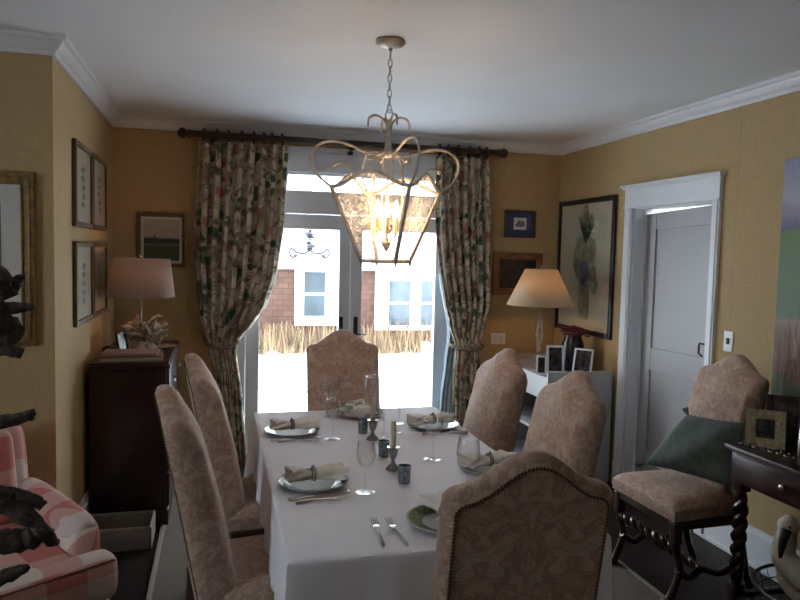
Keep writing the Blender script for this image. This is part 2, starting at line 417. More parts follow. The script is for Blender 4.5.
def box_uv(o, k=1.0):
    me = o.data; uvl = me.uv_layers.new(name='UVMap')
    for p in me.polygons:
        n = p.normal; a = max(range(3), key=lambda i: abs(n[i]))
        for li in p.loop_indices:
            c = me.vertices[me.loops[li].vertex_index].co
            uvl.data[li].uv = (c.x + 0.55 * (c.y - c.z), c.y + c.z - 0.3 * c.x) if o.name.startswith('arm') else {0: (c.y, c.z), 1: (c.x, c.z), 2: (c.x, c.y)}[a]
def tag(o, label, cat, group=None):
    o['label'] = label; o['category'] = cat
    if group: o['group'] = group
    return o
def thing(name, label, cat, loc=(0, 0, 0), rz=0, group=None):
    o = bpy.data.objects.new(name, None); o.empty_display_size = 0.1; C.objects.link(o)
    o.location = loc; o.rotation_euler = (0, 0, rz)
    return tag(o, label, cat, group)
def copy_tree(o, loc=None, rz=None, label=None, par=None):
    kids = [c for c in C.objects if c.parent == o]
    c = o.copy(); C.objects.link(c); c.parent = par
    if loc: c.location = loc
    if rz is not None: c.rotation_euler = (0, 0, rz)
    if label: c['label'] = label
    for k in kids: copy_tree(k, par=c)
    return c
def struct(mb, name, mat, smooth=False, parent=None, **k):
    o = mb.build(name, mat, parent, smooth=smooth, **k)
    if not parent: o['kind'] = 'structure'
    return o
def interp(x, tb):
    for (a, b), (c, d) in zip(tb, tb[1:]):
        if x <= c:
            t = (x - a) / (c - a) if c != a else 0
            t = max(0, min(1, t)); t = t * t * (3 - 2 * t) * 0.5 + t * 0.5
            return b + (d - b) * t
    return tb[-1][1]
def spline(pts, n=8, closed=False):
    P = [Vector(p) for p in pts]; out = []; k = len(P)
    for i in range(k if closed else k - 1):
        g = lambda j: P[j % k] if closed else P[max(0, min(k - 1, j))]
        a, b, c, d = g(i - 1), g(i), g(i + 1), g(i + 2)
        for j in range(n):
            t = j / n
            out.append(0.5 * ((2 * b) + (-a + c) * t + (2 * a - 5 * b + 4 * c - d) * t * t + (-a + 3 * b - 3 * c + d) * t ** 3))
    if not closed: out.append(P[-1])
    return out

# ------------------------------------------------------------------ the room
XL, XR, YB, YJ, XF, YR, H = -0.704, 2.6985, 5.2156, 3.389, -3.0, -1.8, 2.47
T = 0.14
struct(MB().box((XF - T, YR - T, -0.1), (XR + T, YB + 0.3, 0)), 'floor', 'floor')
struct(MB().box((XF - T, YR - T, H), (XR + T, YB + 0.3, H + 0.1)), 'ceiling', 'ceiling')
OX0, OX1, OZ = 0.10, 1.865, 2.16            # garden door opening
b = MB().box((XL - T, YB, 0), (OX0, YB + 0.2, H)).box((OX1, YB, 0), (XR + T, YB + 0.2, H)).box((OX0, YB, OZ), (OX1, YB + 0.2, H))
struct(b, 'wall_back', 'wall')
struct(MB().box((XL - T, YJ + 0.0, 0), (XL, YB, H)), 'wall_left', 'wall')
struct(MB().box((XF - T, YJ, 0), (XL - T, YJ + T, H)), 'wall_jog', 'wall')
DY0, DY1, DZ = 3.356, 4.140, 1.912          # door in the right wall
b = MB().box((XR, YR, 0), (XR + T, DY0, H)).box((XR, DY1, 0), (XR + T, YB, H)).box((XR, DY0, DZ), (XR + T, DY1, H))
struct(b, 'wall_right', 'wall')
b = MB().box((XF - T, YR, 0), (XF, 0.55, H)).box((XF - T, 1.45, 0), (XF, YJ, H)).box((XF - T, 0.55, 0), (XF, 1.45, 1.0)).box((XF - T, 0.55, 2.1), (XF, 1.45, H))
struct(b, 'wall_far_left', 'wall')
b = MB().box((XF - T, YR - T, 0), (XR + T, YR, H))
struct(b, 'wall_rear', 'wall')
def window(name, p0, p1, ax):
    b = MB(); (a0, z0), (a1, z1) = p0, p1; w = 0.06
    def bx(u0, v0, u1, v1, c0, c1):
        if ax == 'X': b.box((c0, u0, v0), (c1, u1, v1))
        else: b.box((u0, c0, v0), (u1, c1, v1))
    c = XF - 0.09 if ax == 'X' else YR - 0.09
    for u0, v0, u1, v1 in ((a0, z0, a0 + w, z1), (a1 - w, z0, a1, z1), (a0, z0, a1, z0 + w), (a0, z1 - w, a1, z1), ((a0 + a1) / 2 - .03, z0, (a0 + a1) / 2 + .03, z1), (a0, (z0 + z1) / 2 - .02, a1, (z0 + z1) / 2 + .02)):
        bx(u0, v0, u1, v1, c - 0.02, c + 0.03)
    o = struct(b, name, 'white')
    b = MB(); bx(a0, z0, a1, z1, c, c + 0.004); b.build('pane', 'pane', o, smooth=False)
window('window_1', (0.55, 1.0), (1.45, 2.1), 'X')

# crown moulding: profile (distance from wall, z)
CR = [(0, 2.395), (0.012, 2.395), (0.016, 2.410), (0.030, 2.420), (0.046, 2.438), (0.052, 2.448), (0.066, 2.452), (0.068, H), (0, H)]
def crown(name, a, b, nrm, ea=0, eb=0):   # ea/eb: how much the far edge extends (mitre) per unit offset
    a = Vector(a); b = Vector(b); d = (b - a).normalized(); n = Vector(nrm); vs = []
    for p, e in ((a, -ea), (b, eb)):
        for r, z in CR: q = p + n * r + d * r * e; vs.append((q.x, q.y, z))
    k = len(CR); fs = [tuple(range(k)), tuple(range(2 * k - 1, k - 1, -1))] + [(i, (i + 1) % k, k + (i + 1) % k, k + i) for i in range(k)]
    struct(MB().add(vs, fs), name, 'white')
crown('trim_1', (XL, YB), (XR, YB), (0, -1), -1, -1)
crown('trim_2', (XR, YB), (XR, YR), (-1, 0), -1, -1)
crown('trim_3', (XL, YJ), (XL, YB), (1, 0), 1, -1)
crown('trim_4', (XF, YJ), (XL, YJ), (0, -1), -1, 1)
def bboard(name, a, b, nrm):
    x0, y0 = a; x1, y1 = b; nx, ny = nrm; m = MB()
    for th, z0, z1 in ((0.016, 0, 0.155), (0.024, 0.155, 0.172), (0.012, 0.172, 0.20), (0.028, 0, 0.018)):
        m.box((min(x0, x1, x0 + nx * th), min(y0, y1, y0 + ny * th), z0), (max(x0, x1, x0 + nx * th), max(y0, y1, y0 + ny * th), z1))
    struct(m, name, 'white')
bboard('baseboard_right', (XR, YR), (XR, DY0 - 0.064), (-1, 0))
bboard('baseboard_back_right', (OX1 + 0.1, YB), (XR, YB), (0, -1))
bboard('baseboard_back_left', (XL, YB), (OX0 - 0.1, YB), (0, -1))
bboard('baseboard_left', (XL, YJ - 0.0), (XL, YB), (1, 0))
bboard('baseboard_jog', (XF, YJ), (XL, YJ), (0, -1))

# door in the right wall: casing, jamb, leaf
b = MB()
for y0, y1 in ((DY0 - 0.060, DY0), (DY1, DY1 + 0.085)):
    b.box((XR - 0.020, y0, 0.16), (XR, y1, DZ)).box((XR - 0.027, y0 - 0.003, 0), (XR, y1 + 0.003, 0.17))
    b.box((XR - 0.026, y0 + 0.012, 0.16), (XR, y0 + 0.024, DZ))
b.box((XR - 0.022, DY0 - 0.060, DZ), (XR, DY1 + 0.085, 2.035)).box((XR - 0.03, DY0 - 0.065, DZ - 0.004), (XR, DY1 + 0.09, DZ + 0.008))
b.box((XR - 0.035, DY0 - 0.07, 2.035), (XR, DY1 + 0.10, 2.048)).box((XR - 0.048, DY0 - 0.085, 2.048), (XR, DY1 + 0.115, 2.062))
struct(b, 'trim_5', 'white', bevel=0.002)
b = MB().box((XR, DY0, 0), (XR + T, DY0 + 0.012, DZ)).box((XR, DY1 - 0.012, 0), (XR + T, DY1, DZ)).box((XR, DY0, DZ - 0.012), (XR + T, DY1, DZ))
b.box((XR + 0.07, DY0 + 0.01, 0), (XR + 0.085, DY0 + 0.024, DZ)).box((XR + 0.07, DY1 - 0.024, 0), (XR + 0.085, DY1 - 0.01, DZ))
struct(b, 'trim_6', 'white')
lx0, lx1, ly0, ly1, lz = XR + 0.088, XR + 0.128, DY0 + 0.016, DY1 - 0.016, DZ - 0.026
b = MB().box((lx0 + 0.012, ly0, 0.01), (lx1, ly1, lz))
st = 0.105
for y0, y1, z0, z1 in ((ly0, ly0 + st, 0.01, lz), (ly1 - st, ly1, 0.01, lz), (ly0 + st, ly1 - st, 0.01, 0.22), (ly0 + st, ly1 - st, 0.84, 0.99), (ly0 + st, ly1 - st, lz - 0.11, lz)):
    b.box((lx0, y0, z0), (lx0 + 0.012, y1, z1))
b.v = [(x, y, z - 0.028 * (y - ly0) / (ly1 - ly0) * (z / lz) + 0.013 * (z / lz)) for x, y, z in b.v]
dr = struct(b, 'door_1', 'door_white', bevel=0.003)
hb = MB().rbox((lx0 - 0.006, ly0 + 0.035, 1.0), (lx0, ly0 + 0.065, 1.11), 0.004).tube([(lx0 - 0.004, ly0 + 0.05, 1.085), (lx0 - 0.045, ly0 + 0.05, 1.085), (lx0 - 0.05, ly0 + 0.065, 1.085), (lx0 - 0.05, ly0 + 0.10, 1.085), (lx0 - 0.05, ly0 + 0.105, 1.07), (lx0 - 0.05, ly0 + 0.105, 1.025), (lx0 - 0.05, ly0 + 0.075, 1.015)], 0.0055)
hb.build('door_handle', 'iron', dr)
hb = MB()
for z in (0.25, 1.62): hb.box((lx0 - 0.003, ly1 - 0.01, z), (lx0 + 0.01, ly1 + 0.004, z + 0.09))
hb.build('door_hinge', 'pewter', dr)
# hallway behind the door
b = MB().box((4.0, 3.0, 0), (4.1, 4.6, H)).box((XR + T, 2.95, 0), (4.1, 3.05, H)).box((XR + T, 4.5, 0), (4.1, 4.6, H))
struct(b, 'wall_hallway', 'white')
struct(MB().box((XR + T, 2.95, -0.1), (4.1, 4.6, 0)), 'floor_hallway', 'floor')
struct(MB().box((XR + T, 2.95, H), (4.1, 4.6, H + 0.1)), 'ceiling_hallway', 'ceiling')
point('hallway_lamp_light', (3.5, 3.7, 2.2), 40, (0.95, 0.97, 1.0), 0.1)

# garden door: frame, header, transom, two leaves
b = MB()
yf = YB
for x0, x1 in ((OX0 - 0.085, OX0 + 0.004), (OX1 - 0.004, OX1 + 0.085)): b.box((x0, yf - 0.022, 0), (x1, yf, 2.16))
b.box((OX0 - 0.085, yf - 0.022, 2.16), (OX1 + 0.085, yf, 2.30)).box((OX0 - 0.10, yf - 0.04, 2.30), (OX1 + 0.10, yf, 2.318)).box((OX0 - 0.10, yf - 0.055, 2.318), (OX1 + 0.10, yf, 2.335))
b.box((OX0 - 0.085, yf - 0.03, 2.150), (OX1 + 0.085, yf, 2.170))
struct(b, 'trim_7', 'white', bevel=0.003)
b = MB().box((OX0, yf, 0), (0.20, yf + 0.16, OZ)).box((1.765, yf, 0), (OX1, yf + 0.16, OZ)).box((OX0, yf, 2.135), (OX1, yf + 0.16, OZ))
b.box((0.20, yf + 0.01, 1.87), (1.765, yf + 0.15, 2.015)).box((0.20, yf, 1.85), (1.765, yf + 0.16, 1.872)).box((0.2, yf, 0), (1.765, yf + 0.2, 0.02)).box((0.20, yf + 0.005, 2.005), (1.765, yf + 0.13, 2.02))
tf = struct(b, 'window_2', 'white', bevel=0.003)
MB().box((0.20, yf + 0.07, 2.02), (1.765, yf + 0.076, 2.135)).build('pane', 'pane', tf, smooth=False)
for i, (x0, x1, g0, g1, hx) in enumerate(((0.203, 0.981, 0.30, 0.895, 0.915), (0.985, 1.762, 1.072, 1.662, 1.03))):
    y0, y1 = yf + 0.03, yf + 0.075
    b = MB().box((x0, y0, 0.022), (g0, y1, 1.846)).box((g1, y0, 0.022), (x1, y1, 1.846)).box((g0, y0, 0.022), (g1, y1, 0.26)).box((g0, y0, 1.735), (g1, y1, 1.846))
    for u0, u1, z0, z1 in ((g0 - .014, g0, .246, 1.749), (g1, g1 + .014, .246, 1.749), (g0, g1, .246, .26), (g0, g1, 1.735, 1.749)): b.box((u0, y0 - 0.008, z0), (u1, y0, z1))
    o = struct(b, 'door_%d' % (i + 2), 'white', bevel=0.002)
    MB().box((g0, yf + 0.05, 0.26), (g1, yf + 0.056, 1.735)).build('pane', 'pane', o, smooth=False)
    hm = MB().rbox((hx - 0.016, y0 - 0.010, 0.93), (hx + 0.016, y0, 1.075), 0.004)
    if i == 1: hm.tube([(hx, y0 - 0.005, 0.945), (hx, y0 - 0.040, 0.945), (hx + 0.02, y0 - 0.045, 0.945), (hx + 0.075, y0 - 0.045, 0.940)], 0.007)
    else: hm.ball((hx, y0 - 0.014, 0.985), 0.009, 8)
    hm.build('door_handle', 'black', o)

# ------------------------------------------------------------------ outside: snow, deck, house
struct(MB().box((-14, YB + 0.22, -0.5), (22, 30, -0.35)), 'ground', 'snow')
struct(MB().box((-1.5, YB + 0.2, -0.35), (2.35, 8.7, -0.16)), 'ground_deck', 'snow')
def mound(cx, cy, rx, ry, z0, h, seed):
    rnd = random.Random(seed); ph = [rnd.uniform(0, 6) for _ in range(4)]
    def fn(u, v):
        a = 2 * pi * u; r = v
        w = 1 + 0.12 * sin(3 * a + ph[0]) + 0.07 * sin(7 * a + ph[1])
        z = h * (cos(r * pi / 2) ** 0.8) + 0.03 * sin(9 * r * cos(a) + ph[2]) * sin(8 * r * sin(a) + ph[3]) * (1 - r)
        return (cx + rx * r * w * cos(a), cy + ry * r * w * sin(a), z0 + max(z, 0) - 0.02 * r)
    return MB().grid(fn, 32, 10, cu=True)
for i, (cx, cy, rx, ry, h, lb) in enumerate(((0.72, 9.0, .50, .4, .62, 'rounded snow mound over a bush left of the far head chair'),
                                     (2.0, 9.0, .55, .4, .60, 'snow mound over a bush below the paired house windows'), (3.25, 9.0, .5, .4, .60, 'snow mound at the right end of the house bed'))):
    o = mound(cx, cy, rx, ry, -0.36, h, i).build('snow_mound', 'snow'); tag(o, lb, 'snow', 'snow mounds in front of the house')
struct(MB().rbox((-3, 8.72, -0.36), (6, 10.55, 0.10), 0.05), 'ground_bed', 'snow', smooth=True)
rnd = random.Random(4)
b = MB()
for i in range(1500):
    x = rnd.uniform(-0.4, 3.6); y = rnd.uniform(9.75, 10.3); h = rnd.uniform(0.12, 0.52) ; lean = rnd.uniform(-.1, .1)
    w = rnd.uniform(0.006, 0.012); z0 = 0.05
    b.add([(x - w, y, z0), (x + w, y, z0), (x + lean + w * .3, y - rnd.uniform(0, .05), z0 + h), (x + lean - w * .3, y - .02, z0 + h)], [(0, 1, 2, 3)])
o = b.build('dry_grass', 'grass', smooth=False); o['kind'] = 'stuff'; o['label'] = 'dry tan ornamental grass along the shingled house'; o['category'] = 'grass'
# neighbour house
hs = thing('house', 'snow-roofed shingled house with white window trim seen through garden door', 'house', (0, 10.6, -0.36))
b = MB().box((-3, 0, 0), (6.5, 3, 1.83)); b.build('wall', 'shingle', hs, smooth=False)
b = MB().poly([(-0.35, 1.80), (-0.35, 1.86), (1.6, 3.3), (3.4, 1.86), (3.4, 1.80)], 'X', (-3.2, 6.7)); b.build('roof', 'snow', hs, smooth=False)
b = MB().box((-3.05, -0.12, 1.66), (6.55, 0.02, 1.82)); b.build('fascia', 'white', hs, smooth=False)
def hwin(x0, x1, z0, z1, panes):
    b = MB().box((x0, -0.05, z0), (x1, 0.01, z1)); f = b.build('window_casing', 'white', hs, smooth=False)
    for a0, a1, c0, c1 in panes:
        zm = (c0 + c1) / 2
        MB().box((a0, -0.06, zm + 0.02), (a1, -0.045, c1)).build('pane', 'dark_pane', f, smooth=False)
        MB().box((a0, -0.06, c0), (a1, -0.045, zm - 0.02)).build('pane', 'dark_pane', f, smooth=False)
k = 10.6
hwin(1.13, 1.80, 0.80, 1.76, [(1.27, 1.59, 0.95, 1.62)])
hwin(2.38, 3.75, 0.72, 1.80, [(2.60, 2.94, 0.80, 1.50), (3.12, 3.46, 0.80, 1.50)])
# deck rail
rl = thing('deck_railing', 'white baluster railing beside the snowy deck outside', 'railing', (2.13, 5.9, -0.16))
MB().box((-0.03, 0, 0.74), (0.05, 1.1, 0.78)).build('top_rail', 'white', rl, smooth=False)
MB().box((-0.02, 0, 0.08), (0.03, 1.1, 0.12)).build('bottom_rail', 'white', rl, smooth=False)
for i in range(9):
    MB().box((-0.012, 0.11 * i + 0.09, 0.1), (0.014, 0.11 * i + 0.116, 0.75)).build('baluster', 'white', rl, smooth=False)
for y in (0.02, 1.08):
    MB().box((-0.035, y - 0.03, 0), (0.035, y + 0.03, 0.80)).build('post', 'white', rl, smooth=False)
# patio chairs
def patio(loc, rz, label):
    t = thing('patio_chair', label, 'chair', loc, rz, 'wire patio chairs in the snow')
    b = MB()
    rr_ = lambda a: 0.085 + 0.016 * a
    for a in (0, 1, 2, 3):
        b.tube([(rr_(a) * cos(t_), rr_(a) * sin(t_), 0.06 + 0.055 * a) for t_ in [pi * j / 12 * 1.2 - 0.3 for j in range(13)]], 0.0045, 5)
    for j in range(7):
        t_ = pi * j / 6
        b.tube([(rr_(a) * cos(t_), rr_(a) * sin(t_), 0.06 + 0.055 * a) for a in (0, 1, 2, 3)], 0.0035, 5)
    b.build('backrest', 'wire', t)
    MB().lathe([(0.07, 0), (0.09, 0.015), (0.08, 0.035), (0.04, 0.05), (0.001, 0.055)], (0, 0, 0.05), 16).build('snow_cap', 'snow', t)
    for sx in (-1, 1):
        for sy in (-1, 1): MB().tube([(0.06 * sx, 0.06 * sy, 0.06), (0.07 * sx, 0.07 * sy, 0)], 0.006, 6).build('leg', 'wire', t)
patio((0.61, 7.6, -0.16), 0.1, 'wire patio chair in the snow, the one nearer the left door stile')
patio((0.86, 7.6, -0.16), -0.1, 'wire patio chair in the snow, just left of the far head chair')
# hanging ornament
hz = thing('hanging_ornament', 'grey hanging metal ornament with curled arms outside the left door leaf', 'ornament', (0.765, 6.0, 1.5))
b = MB().tube([(0, 0, 0.08), (0, 0, 0.7)], 0.006, 6)
for k_ in range(9): b.ball((0.012 * sin(k_ * 2.2), 0.01 * cos(k_ * 3), 0.09 + 0.026 * k_), 0.028 + 0.012 * sin(k_ * 1.7), 8, (1.2, 1, .5))
b.build('body', 'ornament', hz)
MB().tube([(0, 0, 0.7), (0, -0.05, 1.05), (0, -0.59, 1.10)], 0.01, 8).rbox((-.04, -.60, .98), (.04, -.582, 1.2), .004).build('bracket', 'ornament', hz)
for sgn in (-1, 1):
    pts = spline([(0, 0, 0.08), (0.05 * sgn, 0, 0.05), (0.11 * sgn, 0, 0.06), (0.155 * sgn, 0, 0.09), (0.17 * sgn, 0, 0.05), (0.145 * sgn, 0, 0.015), (0.12 * sgn, 0, 0.03)], 6)
    MB().tube(pts, 0.010, 6).ball((0.12 * sgn, 0, 0.03), 0.018, 8).build('arm', 'ornament', hz)

# ------------------------------------------------------------------ rug
b = MB().rbox((-0.30, 0.6, 0), (2.02, 4.75, 0.012), 0.004)
rg = b.build('rug', 'rug'); tag(rg, 'beige woven rug on the dark floor under the dining table', 'rug')
b = MB()
for a in (((-0.30, 0.6), (-0.275, 4.75)), ((1.995, 0.6), (2.02, 4.75)), ((-0.3, 4.725), (2.02, 4.75)), ((-0.3, 0.6), (2.02, 0.625))):
    b.rbox((a[0][0], a[0][1], 0.008), (a[1][0], a[1][1], 0.016), 0.003)
b.build('binding', 'rug_edge', rg)

# ------------------------------------------------------------------ curtain rod, curtains
rodt = thing('curtain_rod', 'dark wooden curtain pole with ball finials above the garden doors', 'curtain rod', (0.952, 5.085, 2.364))
MB().tube([(-1.14, 0, 0), (1.14, 0, 0)], 0.023, 16).build('pole', 'rod', rodt)
for sx in (-1, 1):
    x = -1.14 if sx < 0 else 1.14
    mt = Matrix.Translation((x, 0, 0)) @ Matrix.Rotation(rad(90) * sx, 4, 'Y')
    MB().lathe([(0.021, 0), (0.03, 0.004), (0.03, 0.012), (0.018, 0.018), (0.02, 0.024), (0.034, 0.036), (0.038, 0.052), (0.032, 0.07), (0.015, 0.082), (0.001, 0.085)], (0, 0, 0), 16, mt).build('finial', 'rod', rodt)
for x in (-0.98, 0.0, 1.0):
    MB().rbox((x - 0.012, 0.0, -0.045), (x + 0.012, 0.09, -0.02), 0.004).rbox((x - 0.02, 0.08, -0.07), (x + 0.02, 0.128, 0.02), 0.004).build('bracket', 'rod', rodt)
def rings(xs):
    for i, x in enumerate(xs):
        mt = Matrix.Translation((x - 0.95, 0, -0.010)) @ Matrix.Rotation(rad(90), 4, 'Y')
        pts = [mt @ Vector((0.034 * cos(a), 0.034 * sin(a), 0)) for a in [2 * pi * j / 16 for j in range(16)]]
        b = MB().tube(pts, 0.0085, 6, closed=True); b.ball((x - 0.95, 0, 0.030), 0.012, 6)
        b.build('ring', 'rod', rodt)
rings([-0.10, -0.01, 0.07, 0.16, 0.24, 0.31, 0.37, 0.44])
rings([1.62, 1.69, 1.77, 1.86, 1.94, 2.00])
def curtain(label, Lt, Rt, z0, n, amp, flip, ph):
    b = MB(); NU, NV = 160, 60; top = 2.318
    def fn(u, v):
        z = z0 + (top - z0) * v
        l, r = interp(z, Lt), interp(z, Rt)
        wd = r - l
        k = 0.65 + 0.35 * v
        a = amp * min(1.0, max(0.35, wd / 0.5)) * k
        phz = 0.5 * sin(2.2 * z + ph)
        uu = u + 0.018 * sin(2 * pi * n * u * 2 + ph) * 0.5
        y = a * sin(2 * pi * n * uu + phz) + 0.010 * sin(2 * pi * (n * 2.7) * uu + 3 * z + ph)
        x = l + wd * u + 0.010 * sin(2 * pi * n * uu * 2 + ph)
        bulge = -0.045 * math.exp(-((z - 1.15) / 0.25) ** 2)
        return (x, 5.085 + y * 0.9 + bulge + 0.012, z)
    b.grid(fn, NU, NV)
    root = thing('curtain', label, 'curtain', (0, 0, 0), 0, 'floral curtains at the garden doors')
    o = b.build('panel', 'curtain', root, solid=0.003, angle=180)
    uvl = o.data.uv_layers.new(name='UVMap')
    for p in o.data.polygons:
        for li in p.loop_indices:
            vi = o.data.loops[li].vertex_index; i = vi % (NU + 1); j = vi // (NU + 1)
            uvl.data[li].uv = (i / NU * 0.95 + ph * 3, j / NV * 1.75)
    return root, fn
Lc, lf = curtain('floral curtain with deep swag, left of the garden doors, behind mahogany chest',
        [(0.02, -0.03), (0.7, -0.03), (0.9, -0.07), (1.1, -0.13), (1.5, -0.17), (2.32, -0.145)],
        [(0.02, 0.21), (0.5, 0.17), (0.85, 0.125), (0.93, 0.15), (1.05, 0.25), (1.18, 0.335), (1.4, 0.40), (1.8, 0.45), (2.32, 0.475)], 0.015, 8, 0.042, 1, 0.7)
Rc, rf = curtain('floral curtain right of the garden doors, beside the small framed pictures',
        [(0.02, 1.80), (0.6, 1.79), (0.84, 1.80), (0.9, 1.785), (1.0, 1.74), (1.2, 1.69), (1.5, 1.645), (1.8, 1.61), (2.32, 1.60)],
        [(0.02, 2.02), (0.6, 2.0), (0.9, 1.99), (1.2, 2.04), (1.6, 2.05), (2.32, 2.03)], 0.015, 7, 0.042, -1, 2.1)
def tieback(root, x0, x1, z, xw):
    b = MB(); pts = spline([(xw, 5.20, z + 0.03), (x0, 5.13, z + 0.02), (x0 + 0.01, 5.03, z), ((x0 + x1) / 2, 5.0, z - 0.02), (x1 - 0.01, 5.03, z), (x1, 5.10, z + 0.01), ((x0 + x1) / 2, 5.17, z + 0.02)], 6)
    b.tube(pts, 0.014, 8); b.build('tieback', 'tie', root)
tieback(Lc, -0.075, 0.14, 0.90, -0.09); tieback(Rc, 1.77, 2.0, 0.86, 2.03)
b = MB().grid(lambda u, v: (interp(0.02 + 1.4 * v, [(0.02, 1.66), (0.45, 1.69), (0.7, 1.72), (0.95, 1.75), (1.42, 1.66)]) + 0.10 * u, 5.14 + 0.012 * sin(u * 19 + v * 3), 0.02 + 1.4 * v), 24, 20)
b.build('lining', 'lining', Rc, solid=0.003)
b = MB().grid(lambda u, v: (interp(0.9 + 1.4 * v, [(0.9, 0.13), (1.05, 0.235), (1.2, 0.345), (1.4, 0.405), (1.8, 0.455), (2.32, 0.48)]) + 0.015 * u, 5.13 - 0.02 * u, 0.9 + 1.4 * v), 3, 30)
b.build('lining', 'linen', Lc, solid=0.003)

# ------------------------------------------------------------------ dining table + cloth
TX0, TX1, TY0, TY1, TZ = 0.1825, 1.1207, 1.7715, 3.4944, 0.758
dt = thing('dining_table', 'rectangular dining table hidden under a white cloth', 'table', ((TX0 + TX1) / 2, (TY0 + TY1) / 2, 0.016))
w2, l2 = (TX1 - TX0) / 2 - 0.008, (TY1 - TY0) / 2 - 0.008
MB().rbox((-w2, -l2, 0.71), (w2, l2, 0.738), 0.004).build('tabletop', 'leg', dt)
b = MB()
for a in (((-w2 + .08, -l2 + .08), (w2 - .08, -l2 + .1)), ((-w2 + .08, l2 - .1), (w2 - .08, l2 - .08)), ((-w2 + .08, -l2 + .08), (-w2 + .1, l2 - .08)), ((w2 - .1, -l2 + .08), (w2 - .08, l2 - .08))):
    b.box((a[0][0], a[0][1], 0.62), (a[1][0], a[1][1], 0.71))
b.build('apron', 'leg', dt, smooth=False)
for sx in (-1, 1):
    for sy in (-1, 1):
        MB().lathe([(0.03, 0), (0.035, 0.05), (0.022, 0.08), (0.03, 0.3), (0.038, 0.5), (0.025, 0.55), (0.04, 0.6), (0.04, 0.71)], (sx * (w2 - .1), sy * (l2 - .1), 0), 16).build('leg', 'leg', dt)
def cloth():
    b = MB(); per = []
    r = 0.012; nx, ny = 44, 80
    P = []
    for i in range(nx): P.append((TX0 + (TX1 - TX0) * i / nx, TY0, 0, -1, 0))
    for i in range(ny): P.append((TX1, TY0 + (TY1 - TY0) * i / ny, 1, 0, 1))
    for i in range(nx): P.append((TX1 - (TX1 - TX0) * i / nx, TY1, 0, 1, 2))
    for i in range(ny): P.append((TX0, TY1 - (TY1 - TY0) * i / ny, -1, 0, 3))
    n = len(P); rows = 16; vs = []
    cx, cy = (TX0 + TX1) / 2, (TY0 + TY1) / 2
    for j in range(rows + 1):
        t = j / rows
        for i, (x, y, nx_, ny_, sd) in enumerate(P):
            dc = min(math.hypot(x - a, y - c) for a in (TX0, TX1) for c in (TY0, TY1))
            cw = math.exp(-(dc / 0.10) ** 2)
            drop = 0.236 + 0.14 * cw
            ex = (x - cx) / (TX1 - cx); ey = (y - cy) / (TY1 - cy)
            if dc < 0.12:
                k = 1 - dc / 0.12; ddx, ddy = (1 if ex > 0 else -1), (1 if ey > 0 else -1)
                vx, vy = nx_ * (1 - k * 0.5) + ddx * k * 0.5 * (nx_ == 0), ny_ * (1 - k * 0.5) + ddy * k * 0.5 * (ny_ == 0)
            else: vx, vy = nx_, ny_
            s_ = i * 0.0215
            off = (0.003 * min(1, t * 8)) + t * (0.006 + 0.006 * sin(s_ * 26) + 0.005 * sin(s_ * 47 + 1)) + cw * t * (0.085 if y > 2.6 else 0.03)
            if t < 0.13: z = TZ - (1 - cos(t / 0.13 * pi / 2)) * 0.012
            else: z = TZ - 0.012 - (t - 0.13) / 0.87 * drop
            vs.append((x + vx * off, y + vy * off, z))
    fs = [(j * n + i, j * n + (i + 1) % n, (j + 1) * n + (i + 1) % n, (j + 1) * n + i) for j in range(rows) for i in range(n)]
    b.add(vs, fs)
    b2 = MB()
    # top surface, subtle folds
    def top(u, v):
        x = TX0 + (TX1 - TX0) * u; y = TY0 + (TY1 - TY0) * v
        e = min(u, 1 - u, v, 1 - v); k = min(1, e * 14)
        return (x, y, TZ + 0.0014 * k * (sin(y * 38 + 3 * sin(x * 3)) ** 8 + sin(x * 7 + 1)))
    b.grid(top, nx, ny)
    o = b.build('tablecloth', 'linen', solid=0.002, angle=60)
    return tag(o, 'white linen tablecloth draped over the dining table', 'tablecloth')
cloth()

